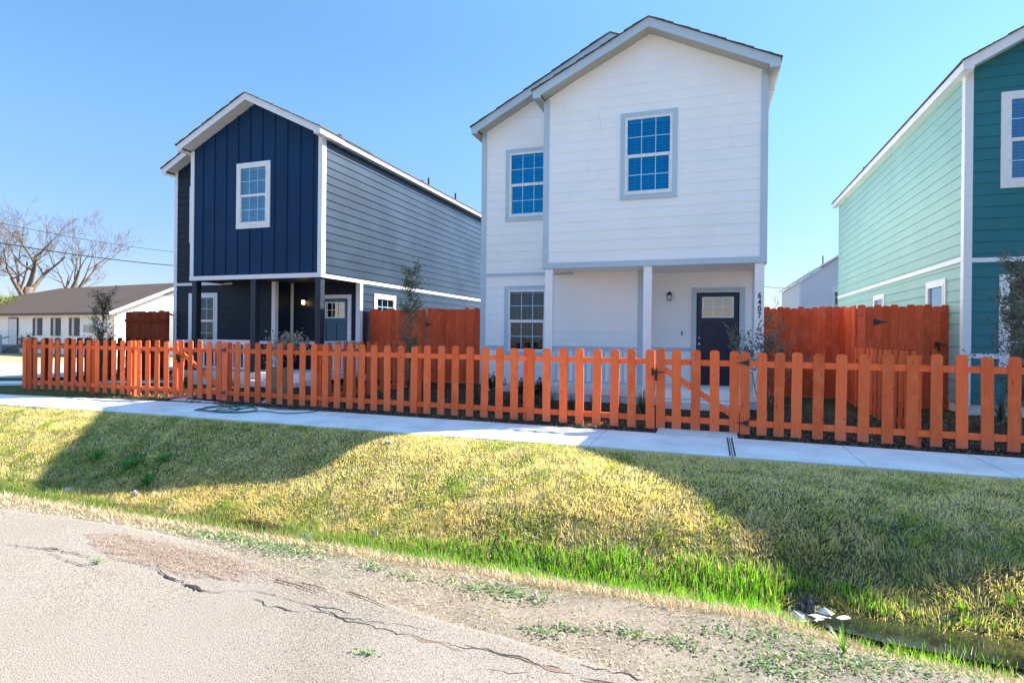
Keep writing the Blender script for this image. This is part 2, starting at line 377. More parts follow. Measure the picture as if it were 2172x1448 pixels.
# side street and far kerb at the left
def strip(name, pts, m, z, t=.05):
    mb = MB(); top = [mb.p((p[0], p[1], z)) for p in pts]; bot = [mb.p((p[0], p[1], z-t)) for p in pts]; mb.f.append(top)
    for i in range(len(pts)): j = (i+1) % len(pts); mb.f.append([bot[i], bot[j], top[j], top[i]])
    return mb.build(name, m, kind='structure')
def band(ya, yb, z, xa=-160, xb=420):
    a, b = atz(xa, ya+.012*(-xa), z), atz(xb, ya-.012*xb, z); c, d = atz(xb, yb-.004*xb, z), atz(xa, yb+.004*(-xa), z); return [(q.x, q.y) for q in (a, b, c, d)]
strip('side_kerb', band(813, 808, -1.47), CONC, -1.47, .15)
m, nt, o = newmat('side_street_asphalt'); v = mapping(nt); n = noise(nt, 40, 5, v); principled(nt, o, ramp(nt, n, [(.3, (.33, .30, .27)), (.7, (.50, .46, .42))]), .9, n, .3, .005, .2); SST = m
strip('side_street', band(801, 769.5, -1.50), SST, -1.495, .02)

# water in the ditch
m, nt, o = newmat('ditch_water')
n = noise(nt, 3.5, 3, mapping(nt)); principled(nt, o, ramp(nt, n, [(.35, (.010, .013, .008)), (.7, (.028, .032, .014))]), .03, noise(nt, 14, 2, mapping(nt)), .04, .01, .6); WATER = m
def pool(pts, z):
    mb = MB(); c = Vector((sum(p[0] for p in pts)/len(pts), sum(p[1] for p in pts)/len(pts), z)); ci = mb.p(c); r = [mb.p((p[0], p[1], z)) for p in pts]
    for i in range(len(r)): mb.f.append([ci, r[i], r[(i+1) % len(r)]])
    return mb.build('water', WATER, kind='structure')
pool([(.72, 5.0), (.85, 4.84), (1.2, 4.75), (2, 4.68), (6, 4.6), (6, 5.35), (2.4, 5.30), (1.7, 5.26), (1.2, 5.2), (.85, 5.12)], -2.175)
pool([(-7.6, 5.35), (-6.4, 5.2), (-5.2, 5.18), (-4.5, 5.25), (-4.4, 5.45), (-5.4, 5.62), (-6.6, 5.62), (-7.3, 5.5)], -2.285)

# ------------------------------------------------------------------ grass blades
def blades(name, P, H, W, lean, colr, mat, nrm_jit=1., mid=.5, flow=0., **t):
    """P (n,3) roots, H heights, W widths, lean (n,) tilt from vertical, colr (n,3)"""
    n = len(P); az = rng.uniform(0, 2*np.pi, n) if not flow else 4*np.pi*fbm(P[:, 0], P[:, 1], flow, 91)+rng.normal(0, .75, n); wd = rng.uniform(0, np.pi, n)
    side = np.stack([np.cos(wd), np.sin(wd), np.zeros(n)], 1)*(W/2)[:, None]
    dirh = np.stack([np.cos(az), np.sin(az), np.zeros(n)], 1)
    up = np.array([0, 0, 1.])
    m1 = P+(up*np.cos(lean*.6)[:, None]+dirh*np.sin(lean*.6)[:, None])*(H*mid)[:, None]
    tip = m1+(up*np.cos(lean*1.3)[:, None]+dirh*np.sin(lean*1.3)[:, None])*(H*(1-mid))[:, None]
    V = np.stack([P-side, P+side, m1+side*.8, m1-side*.8, tip], 1).reshape(-1, 3); V[:, 2] += E0
    b = np.arange(n)[:, None]*5
    quad = (b+np.array([0, 1, 2, 3])).astype('i'); tri = (b+np.array([3, 2, 4])).astype('i')
    loops = np.concatenate([quad, tri], 1).ravel()
    me = bpy.data.meshes.new(name); me.vertices.add(len(V)); me.vertices.foreach_set('co', V.astype('f').ravel())
    me.loops.add(len(loops)); me.loops.foreach_set('vertex_index', loops)
    st = (np.arange(n)[:, None]*7+np.array([0, 4])).ravel().astype('i')
    me.polygons.add(2*n); me.polygons.foreach_set('loop_start', st); me.update(calc_edges=True)
    a = me.color_attributes.new('Col', 'FLOAT_COLOR', 'POINT')
    c = np.repeat(np.concatenate([np.clip(colr, 0, 1), np.ones((n, 1))], 1), 5, 0); a.data.foreach_set('color', c.astype('f').ravel())
    me.materials.append(mat); o = bpy.data.objects.new(name, me); col.objects.link(o); tag(o, **t); return o
def frustum_points(n, x0, x1, y0, y1, power=1.3, margin=.25):
    """points in a region, denser nearer the camera"""
    xs = rng.uniform(x0, x1, n*3); ys = y0+(y1-y0)*rng.uniform(0, 1, n*3)**power
    u = CT*xs+ST*ys; w = -ST*xs+CT*ys
    k = (np.abs(u/w) < 1086/F+margin); xs, ys = xs[k][:n], ys[k][:n]; return xs, ys
def mixc(a, b, t): return np.array(a)*(1-t[:, None])+np.array(b)*t[:, None]
def cvar(c, s=.18):
    n = len(c); return c*(1+rng.uniform(-s, s, (n, 1)))*(1+rng.uniform(-.06, .06, (n, 3)))
# lawn on the bank
def pts(n, x0, x1, y0, y1, power=1.):
    return frustum_points(n, x0, x1, y0, y1, power)
xs, ys = pts(470000, -19, 6, 4.75, 7.72, 1.15)
k = ys < np.array([sw0(a) for a in xs])+.005+.07*fbm(xs, xs*0, 2.2, 71); xs, ys = xs[k], ys[k]; n = len(xs)
patch = fbm(xs, ys, .8, 11)*.4+fbm(xs, ys, 3.5, 12)*.6; low = np.clip((6.5-ys)/1.0, 0, 1)
g = np.clip((patch-.52)*5+.30+.38*low+rng.uniform(-.45, .45, n), 0, 1)
c = mixc((.97, .78, .30), (.40, .50, .07), g); dead = rng.uniform(0, 1, n) < .17; c[dead] = np.array((.84, .66, .48))
clump = fbm(xs, ys, 7, 17); keep = rng.uniform(0, 1, n) < .35+1.1*np.clip(fbm(xs, ys, 9, 18)-.25, 0, 1)+.3*(1-low); c *= (1-.28*low)[:, None]
H = (.022+.034*rng.uniform(0, 1, n))*(.6+.9*clump)*(1+.45*low)
lean = np.abs(rng.normal(.85, .45, n))
xs, ys, H, lean, c = xs[keep], ys[keep], H[keep], lean[keep], c[keep]; n = len(xs)
blades('lawn_grass', np.stack([xs, ys, zg(xs, ys)-.006], 1), H, .004+.004*rng.uniform(0, 1, n), lean, cvar(c, .38), BLADE, flow=2.6, kind='stuff', label='short half dry lawn grass on the bank below the sidewalk', cat='grass')
# lush grass in the ditch
RG = atg(1740, 1318)
def lcen(x): return 4.98+.42*np.clip((-1.2-x)/3.2, 0, 1)
xs, ys = pts(90000, -11, 4, 4.4, 6.2, 1.)
y2 = ys-lcen(xs); wet = ((xs > .78+.1*np.sin(ys*9)) & (np.abs(y2) < .20)) | ((xs < -4.6) & (xs > -7.4) & (np.abs(y2) < .13))
fade = np.clip((xs+4.5)/4, .18, 1)
k = (y2 > -.45) & (y2 < (.04+.42*fbm(xs, ys, 1.5, 21)+.16*np.clip(1-np.abs(xs-.0)/1.6, 0, 1))*fade+.05*rng.normal(0, 1, len(xs))) & (~wet | (rng.uniform(0, 1, len(xs)) < .04)) & ((xs-RG.x)**2/.09+(ys-RG.y)**2/.05 > 1); xs, ys = xs[k], ys[k]; n = len(xs)
lf = np.clip(-(xs+1.8)/2.6, 0, 1); t = np.clip(rng.normal(.75, .28, n)*(1-.35*lf), 0, 1)
c = mixc((.50, .47, .15), (.15, .43, .025), t)*(1-.35*lf[:, None]); dd_ = rng.uniform(0, 1, n) < .10; c[dd_] = np.array((.5, .40, .24))
H = (.07+.09*rng.uniform(0, 1, n))*(.6+.8*fbm(xs, ys, 2.5, 23))
blades('ditch_grass', np.stack([xs, ys, zg(xs, ys)-.01], 1), H, .006+.006*rng.uniform(0, 1, n), np.abs(rng.normal(.30, .22, n)), cvar(c, .3), BLADE, kind='stuff', label='bright green taller grass growing along the ditch', cat='grass')
# dry fringe on the road side
xs, ys = pts(95000, -11, 3.5, 2.3, 4.5, 1.)
e = road_edge(xs); f3 = fbm(xs, ys, 3, 32)
dens = np.where(ys > 3.18+.34*fbm(xs, ys, 1.6, 31), .25+1.1*np.clip(fbm(xs, ys, 3.5, 39)-.2, 0, 1), .38*np.clip((f3-.25)*3, 0, 1)+.06)
dens = np.where((xs < -3.6) & (ys > e), np.maximum(dens, .55), dens)
k = (ys > e+.01) & (rng.uniform(0, 1, len(xs)) < dens); xs, ys = xs[k], ys[k]; n = len(xs)
g = np.clip((fbm(xs, ys, 1.8, 33)-.52)*6, 0, 1)*rng.uniform(.3, 1, n)
g = np.where(ys > 3.3, g*.5, g)
c = mixc((.60, .46, .28), (.22, .33, .08), g)
near = np.clip((ys-3.15)/.2, 0, 1)
blades('verge_straw', np.stack([xs, ys, zg(xs, ys)-.003], 1), .025+.05*rng.uniform(0, 1, n)*(.35+near), .004+.003*rng.uniform(0, 1, n), np.abs(rng.normal(1.25-.55*near, .3, n)), cvar(c, .3), STRAW, kind='stuff', label='dry straw and weeds fringing the asphalt edge', cat='dry grass')
xs, ys = pts(26000, -7, 3.5, 1.9, 3.2, 1.)
e = road_edge(xs); d_ = e-ys; k = (d_ > -.02) & (rng.uniform(0, 1, len(xs)) < .85*np.exp(-np.clip(d_, 0, 9)/.085)*np.clip(fbm(xs, ys, 4, 35)*2.2-.5, 0, 1)); x1, y1 = xs[k], ys[k]
th_ = rng.uniform(0, 2*np.pi, 9000); rr_ = rng.uniform(0, 1, 9000)**.6
pc_ = atz(345, 1176, -1.5); x2 = pc_.x+rr_*np.cos(th_)*.80*(.7+.6*fbm(np.cos(th_)*2, np.sin(th_)*2, 1.5, 36)); y2_ = pc_.y-.02*(x2-pc_.x)*6+rr_*np.sin(th_)*.17*(.6+.8*fbm(np.cos(th_)*2, np.sin(th_)*2, 2.5, 37))
pd_ = atz(560, 1212, -1.5); x3 = pd_.x+rng.normal(0, .45, 2600); y3 = pd_.y-.2*(x3-pd_.x)+rng.normal(0, .07, 2600)
xs = np.concatenate([x1, x2, x3]); ys = np.concatenate([y1, y2_, y3]); n = len(xs)
c = mixc((.52, .40, .30), (.32, .21, .15), rng.uniform(0, 1, n)); c[:len(x1)] = mixc((.80, .66, .48), (.42, .33, .24), rng.uniform(0, 1, len(x1)))
blades('leaf_litter', np.stack([xs, ys, np.full(n, -1.4965)], 1), .008+.02*rng.uniform(0, 1, n), .0022+.0022*rng.uniform(0, 1, n), rng.normal(1.45, .08, n), cvar(c, .3), STRAW, kind='stuff', label='brown dry litter drifted on the asphalt margin', cat='leaf litter')
# strip between the walk and the picket fence, and inside the yards
xs = rng.uniform(-17.5, 6, 60000); ys = rng.uniform(8.4, 13.4, 60000)
s1 = np.array([sw1(a) for a in xs]); left = xs < -11.3
k = (ys > s1+.02) & (left | (fbm(xs, ys, 1.1, 41) > .52)) & ~((xs > -.80) & (xs < .42) & (ys < 11.8)) & ~((xs > -11.1) & (xs < -9.75) & (ys < 12.2)) & (left | (rng.uniform(0, 1, len(xs)) < .5))
k &= (ys < 11.4) | (xs > 1.2) | (xs < -15.6) | ((xs > -9) & (xs < -5.5))
xs, ys = xs[k], ys[k]; n = len(xs); g = np.clip(rng.normal(.7, .3, n), 0, 1); c = mixc((.42, .33, .16), (.10, .20, .03), g)
blades('yard_grass', np.stack([xs, ys, zg(xs, ys)-.005], 1), .035+.04*rng.uniform(0, 1, n), .005+.004*rng.uniform(0, 1, n), np.abs(rng.normal(.6, .35, n)), cvar(c), BLADE, kind='stuff', label='thin patchy grass inside and before the picket fence', cat='grass')
# mulch and leaf litter under the fence
xs = rng.uniform(-12, 6, 42000); ys = 9.14+2.4*rng.uniform(0, 1, 42000)**1.6
k = ~((xs > -.80) & (xs < .42)) & ~((xs > -11.1) & (xs < -9.75)); xs, ys = xs[k], ys[k]; n = len(xs)
c = mixc((.09, .05, .03), (.42, .30, .2), rng.uniform(0, 1, n)**2.2*np.where(ys < 9.7, 1, .35))
blades('mulch', np.stack([xs, ys, zg(xs, ys)+.006], 1), .02+.04*rng.uniform(0, 1, n), .01+.012*rng.uniform(0, 1, n), rng.normal(1.25, .2, n), cvar(c, .3), STRAW, kind='stuff', label='bark mulch and dead leaves along the foot of the picket fence', cat='mulch')

# ------------------------------------------------------------------ house
def front(Y): return lambda u, d, z: (u, Y-d, z)
def rightw(X): return lambda u, d, z: (X+d, u, z)
def leftw(X): return lambda u, d, z: (X-d, u, z)
def siding(mb, z0, z1, lim, holes=(), lap=.2085, kinks=(), t=.009, start=-.335):
    k = math.floor((z0-start)/lap); zz = start+k*lap
    while zz < z1:
        a, b = max(zz, z0), min(zz+lap, z1)
        off = lambda z: .004+t*(1-(z-zz)/lap)
        br = sorted(set([a, b]+[q for q in kinks if a < q < b]+[q for h in holes for q in (h[2], h[3]) if a < q < b]))
        for lo, hi in zip(br, br[1:]):
            if hi-lo < 1e-5: continue
            l0, r0 = lim(lo+1e-6); l1, r1 = lim(hi-1e-6)
            if r0-l0 < .01 and r1-l1 < .01: continue
            hs = [(h[0], h[1]) for h in holes if h[2] < (lo+hi)/2 < h[3]]
            rj = random.Random(int(zz*997)+int(l0*31)); uj = rj.uniform(l0, r0)
            while uj < r0-.3:
                if uj > l0+.3 and uj > l1+.2 and uj < r1-.2 and all(uj < h[0]-.05 or uj > h[1]+.05 for h in holes): hs.append((uj, uj+.0016))
                uj += 3.66
            hs.sort()
            segs = []; cl0, cl1 = l0, l1
            for h0, h1 in hs:
                if h1 < l0 or h0 > r0: continue
                segs.append((cl0, cl1, h0, h0)); cl0 = cl1 = h1
            segs.append((cl0, cl1, r0, r1))
            for s0, s1, e0, e1 in segs:
                if e0-s0 < .004 and e1-s1 < .004: continue
                mb.poly([(s0, off(lo), lo), (e0, off(lo), lo), (max(s1, e1), off(hi), hi), (min(s1, e1), off(hi), hi)])
                if lo == a: mb.poly([(s0, 0, lo), (e0, 0, lo), (e0, off(lo), lo), (s0, off(lo), lo)])
        zz += lap
def window(root, mp, u0, u1, z0, z1, casing, cw=.098, glass=None, blind=True, grille=True, top=0, flipd=1):
    """casing > frame, pane, blind, grille"""
    glass = glass or GLASS_UP
    c = MB(mp); c.box(u0, u1, .004, .036, z1-cw, z1); c.box(u0, u1, .004, .036, z0, z0+cw)
    c.box(u0, u0+cw, .004, .034, z0+cw, z1-cw); c.box(u1-cw, u1, .004, .034, z0+cw, z1-cw)
    w = c.build('window', casing, root)
    a0, a1, b0, b1 = u0+cw, u1-cw, z0+cw, z1-cw; fw = .058; zm = (b0+b1)/2
    f = MB(mp); f.box(a0, a1, -.10, .044, b1-fw*.8, b1); f.box(a0, a1, -.10, .044, b0, b0+fw*.8); f.box(a0, a0+fw*.8, -.10, .042, b0+fw*.8, b1-fw*.8); f.box(a1-fw*.8, a1, -.10, .042, b0+fw*.8, b1-fw*.8)
    f.box(a0+fw*.8, a1-fw*.8, -.03, .030, zm-.035, zm+.03)
    # lower sash stiles sit proud
    f.box(a0+fw*.8, a0+fw*1.15, -.02, .022, b0+fw*.8, zm-.035); f.box(a1-fw*1.15, a1-fw*.8, -.02, .022, b0+fw*.8, zm-.035); f.box(a0+fw*1.15, a1-fw*1.15, -.02, .022, b0+fw*.8, b0+fw*1.3)
    f.build('frame', VINYL, w)
    i0, i1, j0, j1 = a0+fw*.8, a1-fw*.8, b0+fw*.8, b1-fw*.8
    p = MB(mp); p.poly([(i0, .004, j0), (i1, .004, j0), (i1, .004, j1), (i0, .004, j1)]); p.build('pane', glass, w)
    if grille:
        q = MB(mp)
        for k in (1, 2):
            x = i0+(i1-i0)*k/3; q.box(x-.008, x+.008, .006, .011, j0, j1)
        for z in ((zm+.03+j1)/2, (zm-.035+j0)/2): q.box(i0, i1, .0065, .0105, z-.008, z+.008)
        q.build('grille', flat('grille_tinted', (.42, .70, .86), .35), w)
    if blind:
        s = MB(mp); z = j1-.05; s.box(i0-.01, i1+.01, -.095, -.045, j1-.05, j1)
        while z > j0-.02:
            s.poly([(i0-.02, -.092, z-.008), (i1+.02, -.092, z-.008), (i1+.02, -.058, z+.014), (i0-.02, -.058, z+.014)]); z -= .056
        for x in (.18, .5, .82): xx = i0+(i1-i0)*x; s.box(xx-.004, xx+.004, -.05, -.046, j0, j1)
        s.build('blind', BLIND, w); s = MB(mp)
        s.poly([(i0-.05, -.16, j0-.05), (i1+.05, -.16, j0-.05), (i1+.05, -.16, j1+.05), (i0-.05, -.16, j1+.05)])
        s.build('unlit_backing', flat('room_shade', (.05, .055, .06), .9), w)  # dark sheet standing in for the unlit room behind the slats
    return w
def house(dx, dy, name, label, pal, vents=(), win_shift=0, number='', lit=False, side_windows_right=(), side_windows_left=(), batten=False, railcol=None):
    root = empty(name, (-2.13, 11.7, -1.4), label, 'house')
    YF, YL, YD, YB = 11.7, 12.76, 13.4, 23.5
    XL, XM, XR, XC = -5.22, -3.37, .96, -1.42
    sf, sl, ss, trim, strim = pal['front'], pal['lower'], pal['side'], pal['trim'], pal.get('soffit', pal['trim'])
    fr, le, do = front(YF), front(YL), front(YD)
    mw = (-1.77, -.65, 2.755, 4.505); lw = (-4.63+win_shift, -3.51+win_shift, 2.68, 4.38); bw = (-4.63+win_shift, -3.51+win_shift, -.50, 1.155)
    hole = lambda w: (w[0]+.09, w[1]-.09, w[2]+.09, w[3]-.09)
    # upper front gable wall
    sl1 = (6.10-4.99)/(-1.2+3.37); sr1 = (6.10-5.06)/(.96+1.2)
    zl, zr = 4.99, 5.06
    T = pal.get('lap', .013)
    def sidg(*a, **k): k.setdefault('t', T); siding(*a, **k)
    def limF(z):
        l = XM if z <= zl else XM+(z-zl)/sl1; r = XR if z <= zr else XR-(z-zr)/sr1
        return (l, max(l, r))
    mb = MB(fr)
    if batten:
        h = hole(mw)
        for (a, b, c, d) in ((XM, h[0], 1.5, 4.99), (h[1], XR, 1.5, 4.99), (h[0], h[1], 1.5, h[2]), (h[0], h[1], h[3], 4.99)): mb.poly([(a, .004, c), (b, .004, c), (b, .004, d), (a, .004, d)])
        mb.poly([(XM, .004, 4.99), (XR, .004, 4.99), (XR, .004, zr), (-1.2, .004, 6.10)])
        wl = mb.build('wall', sf, root)
        bt = MB(fr); x = XM+.40
        while x < XR-.12:
            zt = min(zl+(x-XM)*sl1, zr+(XR-x)*sr1)
            segs = [(1.5, zt)]
            if mw[0]-.02 < x < mw[1]+.02: segs = [(1.5, mw[2]), (mw[3], zt)]
            for a, b in segs: bt.box(x-.019, x+.019, .0045, .026, a, b)
            x += .4065
        bt.build('batten', pal.get('batten', sf), root, bevel=.004)
    else:
        sidg(mb, 1.50, 6.10, limF, [hole(mw)], kinks=(zl, zr)); mb.build('wall', sf, root)
    # left bay wall, upper and lower
    s2 = (6.46-4.84)/(3.09)
    mb = MB(le); sidg(mb, 1.465, 5.85, lambda z: (XL if z <= 4.84 else XL+(z-4.84)/s2, XM+.02), [hole(lw)], kinks=(4.84,)); mb.build('wall', pal.get('bayup', sl), root)
    mb = MB(le); sidg(mb, -.25, 1.465, lambda z: (XL, XC), [hole(bw)]); mb.build('wall', sl, root)
    mb = MB(le); sidg(mb, -1.16, -.335, lambda z: (XL, XC), [hole(bw)]); mb.build('wall', pal.get('base', sl), root)
    # return wall beside the door, door wall
    mb = MB(rightw(XC)); sidg(mb, -1.16, 1.5, lambda z: (YL, YD)); mb.build('wall', sl, root)
    dh = (-.31, .59, -1.09, .98)
    mb = MB(do); sidg(mb, -.25, 1.5, lambda z: (XC, XR), [dh]); sidg(mb, -1.16, -.335, lambda z: (XC, XR), [dh]); mb.build('wall', sl, root)
    # side walls
    hr = [(a+.09, b-.09, c+.09, d-.09) for a, b, c, d in side_windows_right]; hl = [(a+.09, b-.09, c+.09, d-.09) for a, b, c, d in side_windows_left]
    SL = pal.get('slap', T); mb = MB(rightw(XR)); sidg(mb, 1.50, 4.98, lambda z: (YF, YB), t=SL); sidg(mb, -1.16, 1.41, lambda z: (YD, YB), hr, t=SL); mb.build('wall', ss, root)
    mb = MB(leftw(XL)); sidg(mb, 1.50, 4.85, lambda z: (YL, YB)); sidg(mb, -1.16, 1.41, lambda z: (YL, YB), hl); mb.build('wall', ss, root)
    mb = MB(leftw(XM)); sidg(mb, 1.50, 5.0, lambda z: (YF, YL+.02)); mb.build('wall', ss, root)
    # rear wall and hidden backing
    mb = MB(); mb.ext([(XL, -1.3), (XR, -1.3), (XR, 4.98), (-2.13, 6.4), (XL, 4.82)], YB-.02, YB+.1); mb.build('rear_wall', ss, root)
    # foundation
    mb = MB(); mb.box(XL+.02, XC-.01, YL+.015, YL+.12, -1.55, -1.16); mb.box(XC-.02, XR-.02, YD+.012, YD+.12, -1.55, -1.16); mb.box(XR-.12, XR-.01, YD+.02, YB, -1.55, -1.16); mb.box(XL+.01, XL+.11, YL+.12, YB, -1.55, -1.16)
    mb.build('foundation', CONC, root)
    # corner boards
    cw = .098
    mb = MB()
    mb.box(XM-.012, XM+cw, YF-.026, YF+.0, 1.525, 4.99); mb.box(XM-.026, XM-.012, YF-.026, YF+cw, 1.525, 4.97)
    mb.box(XR-cw, XR+.012, YF-.026, YF+.0, 1.525, 5.02); split(mb, 'corner_board', trim, root)
    mb = MB(); mb.box(XR+.0125, XR+.028, YF-.0255, YF+cw+.03, 1.525, 5.0); mb.box(XR-.0, XR+.027, YD-.02, YD+.11, -1.2, 1.41); split(mb, 'corner_board', pal.get('trim_side', trim), root)
    mb = MB(); mb.box(XL-.012, XL+cw, YL-.026, YL, -1.2, 4.86); split(mb, 'corner_board', trim, root)
    mb = MB(); mb.box(XL-.028, XL-.0125, YL-.0255, YL+.11, -1.2, 4.86); split(mb, 'corner_board', pal.get('trim_side', trim), root)
    mb = MB(); mb.box(XC-cw, XC+.012, YL-.026, YL, -1.2, 1.49); mb.box(XC+.0125, XC+.03, YL-.026, YL+.1, -1.2, 1.49); mb.box(XC+.02, XC+.12, YD-.026, YD-.018, -1.2, 1.49)
    mb.box(XR-.11, XR-.001, YD-.026, YD-.002, -1.2, 1.49); split(mb, 'corner_board', trim, root)
    # belts
    mb = MB(); mb.box(XM-.03, XR+.03, YF-.034, YF+.01, 1.41, 1.524); split(mb, 'belt_board', trim, root)
    mb = MB(); mb.box(XR+.0, XR+.032, YF+.011, YB, 1.41, 1.50); mb.box(XL-.032, XL, YL+.0, YB, 1.41, 1.50); mb.box(XM-.03, XM, YF+.011, YL-.03, 1.41, 1.50); split(mb, 'belt_board', pal.get('trim_side', trim), root)
    mb = MB(); mb.box(XL+cw+.001, XM+.03, YL-.024, YL-.002, 1.385, 1.464); mb.box(XM+.031, XM+.40, YL-.0235, YL-.002, 1.39, 1.462)
    mb.box(XL+cw+.001, bw[0]-.001, YL-.0235, YL-.002, -.335, -.25); mb.box(bw[1]+.001, XC-cw-.001, YL-.0235, YL-.002, -.335, -.25)
    mb.box(XC+.121, -.415, YD-.0235, YD-.002, -.335, -.25); mb.box(.70, XR-.111, YD-.0235, YD-.002, -.335, -.25); split(mb, 'belt_board', trim, root)
    # porch ceiling and beam
    mb = MB(); mb.box(XM+.13, XR-.14, YF+.151, YD, 1.44, 1.54); mb.box(XM-.01, XR-.001, YF+.012, YF+.15, 1.415, 1.499); mb.box(XM-.005, XM+.13, YF+.151, YL-.03, 1.416, 1.498); mb.box(XR-.14, XR-.0005, YF+.151, YD-.03, 1.416, 1.498); mb.build('porch_ceiling', pal['post'], root)
    # gable fascia: front gable
    def gable(yf, yw, tl, ap, tr, zbl, zbr, xl, xr, th=.175, back=14.0, right=True):
        (x0, z0), (xa, za), (x1, z1) = tl, ap, tr
        sL = (za-z0)/(xa-x0); sR = (za-z1)/(x1-xa)
        poly = [(x0, z0), (x0, zbl), (xl-.01, zbl), (xl-.01, z0+sL*(xl-.01-x0)-th), (xa, za-th)]
        if right: poly += [(xr+.01, z1+sR*(x1-xr-.01)-th), (xr+.01, zbr), (x1, zbr)]
        else: poly += [(x1, z1-th)]
        poly += [(x1, z1), (xa, za)]
        mb = MB(); mb.ext(poly, yf, yf+.03); mb.build('fascia', trim, root)
        # soffit under the rake
        mb = MB(); h = th-.02
        mb.ext([(xl-.01, z0+sL*(xl-.01-x0)-h), (xa, za-h), (xa, za-h+.02), (xl-.01, z0+sL*(xl-.01-x0)-h+.02)], yf+.031, yw+.03)
        xe = xr+.01 if right else x1
        mb.ext([(xa, za-h), (xe, z1+sR*(x1-xe)-h), (xe, z1+sR*(x1-xe)-h+.02), (xa, za-h+.02)], yf+.031, yw+.03)
        mb.build('soffit', strim, root)
        # shingle layer, courses stepped along the rake
        mb = MB(); ov = .025
        for sgn, xa_, za_, xe_, ze_ in ((-1, xa, za, x0-ov, z0-ov*sL), (1, xa, za, x1+(ov if right else 0), z1-ov*sR)):
            n = 15
            for k in range(n):
                a, b = k/n, (k+1)/n; p0 = (xa_+(xe_-xa_)*a, za_+(ze_-za_)*a); p1 = (xa_+(xe_-xa_)*b, za_+(ze_-za_)*b)
                lift = .012+.008*((k*7) % 3)/2
                mb.ext([p0, p1, (p1[0], p1[1]+lift+.012), (p0[0], p0[1]+lift)], yf-.03-.006*((k*5) % 3), back)
        mb.build('roof', pal['roof'], root)
    gable(YL-.35, YL, (-5.39, 4.895), (-2.13, 6.60), (1.16, 5.055), 4.735, 4.91, XL, XR, .185, YB+.4)
    gable(YF-.35, YF, (-3.55, 5.08), (-1.2, 6.22), (1.16, 5.075), 4.925, 4.925, XM, XR, .18, 13.6)
    # eave fascia and soffit boards
    mb = MB(); mb.box(1.13, 1.16, YF-.319, YL-.352, 4.925, 5.07); mb.box(1.131, 1.161, YL-.351, YB+.38, 4.925, 5.052)
    mb.box(-5.39, -5.36, YL-.319, YB+.38, 4.735, 4.88); mb.box(-3.55, -3.52, YF-.319, YL-.1, 4.925, 5.07); mb.build('fascia', pal.get('trim_side', trim), root)
    mb = MB(); mb.box(XR+.002, 1.129, YF-.318, YB+.38, 4.93, 4.95); mb.box(-5.359, XL-.002, YL-.318, YB+.38, 4.74, 4.76); mb.box(-3.519, XM-.002, YF-.318, YL-.11, 4.93, 4.95); mb.build('soffit', strim, root)
    # vents
    for vx, vy, h, r in vents:
        zr_ = 6.60-(6.60-5.055)*(abs(vx+2.13)/3.29)
        mb = MB(); mb.tube([(vx, vy, zr_-.05), (vx, vy, zr_+h)], r, 10); mb.build('vent_pipe', BLACK, root)
    # windows
    wc = pal.get('casing', trim); gl = pal.get('glass_lo', GLASS_LO)
    window(root, fr, *mw, wc, glass=pal.get('glass_up', GLASS_UP)); window(root, le, *lw, wc, glass=pal.get('glass_up', GLASS_UP)); window(root, le, *bw, wc, glass=gl)
    for w in side_windows_right: window(root, rightw(XR), *w, pal.get('trim_side', wc), glass=gl)
    for w in side_windows_left: window(root, leftw(XL), *w, pal.get('trim_side', wc), glass=GLASS_LO, grille=False, blind=w[3]-w[2] > 1.2)
    # door with casing, six light window, panels, knob
    mb = MB(do); mb.box(-.41, -.30, .002, .045, -1.12, 1.09); mb.box(.59, .70, .002, .045, -1.12, 1.09); mb.box(-.30, .59, .002, .0445, .98, 1.09); mb.build('door_casing', pal.get('doorcasing', trim), root)
    D = MB(do)
    D.box(-.285, .575, -.06, -.015, -1.075, .965)
    for a, b, c, d in ((-.285, -.17, -1.075, .965), (.46, .575, -1.075, .965), (-.17, .46, .86, .965), (-.17, .46, .28, .44), (-.17, .46, -1.075, -.85), (.10, .19, -.85, .28)): D.box(a, b, -.014, .006, c, d)
    dr = D.build('door', pal['door'], root, bevel=.004)
    q = MB(do)
    for a, b, c, d in ((-.185, -.155, .425, .885), (.445, .475, .425, .885), (-.155, .445, .425, .455), (-.155, .445, .855, .885)): q.box(a, b, -.012, .018, c, d)
    for x in (.045, .245): q.box(x-.009, x+.009, -.010, .014, .455, .855)
    q.box(-.155, .445, -.0095, .0135, .646, .664); q.build('lite_frame', VINYL, dr)
    q = MB(do); q.poly([(-.155, -.002, .455), (.445, -.002, .455), (.445, -.002, .855), (-.155, -.002, .855)]); q.build('pane', DOORGLASS, dr)
    for z, r in ((-.02, .028), (-.16, .034)):
        q = MB(); q.lathe((-.235, YD-.006, z), [(r, 0), (r, .012), (.012, .016), (.012, .035), (r*.8, .04), (r*.85, .06), (r*.3, .068)], 12, 'y'); q.build('knob', NICKEL, dr, smooth=True)
    # lantern by the door
    L = MB(); x, y, z = -.885, YD-.02, .91
    L.box(x-.035, x+.035, y-.012, y, z-.02, z+.09); L.tube([(x, y, z+.07), (x, y-.05, z+.105), (x, y-.085, z+.085)], .008, 6)
    L.lathe((x, y-.085, z), [(.062, .02), (.060, .035), (.045, .065), (.02, .085), (.006, .10)], 12); L.lathe((x, y-.085, z), [(.05, -.10), (.05, -.088)], 12)
    for k in range(4): a = math.pi/4+k*math.pi/2; L.tube([(x+.047*math.cos(a), y-.085+.047*math.sin(a), z-.09), (x+.052*math.cos(a), y-.085+.052*math.sin(a), z+.022)], .004, 5)
    lt = L.build('porch_light', BLACK, root, smooth=False)
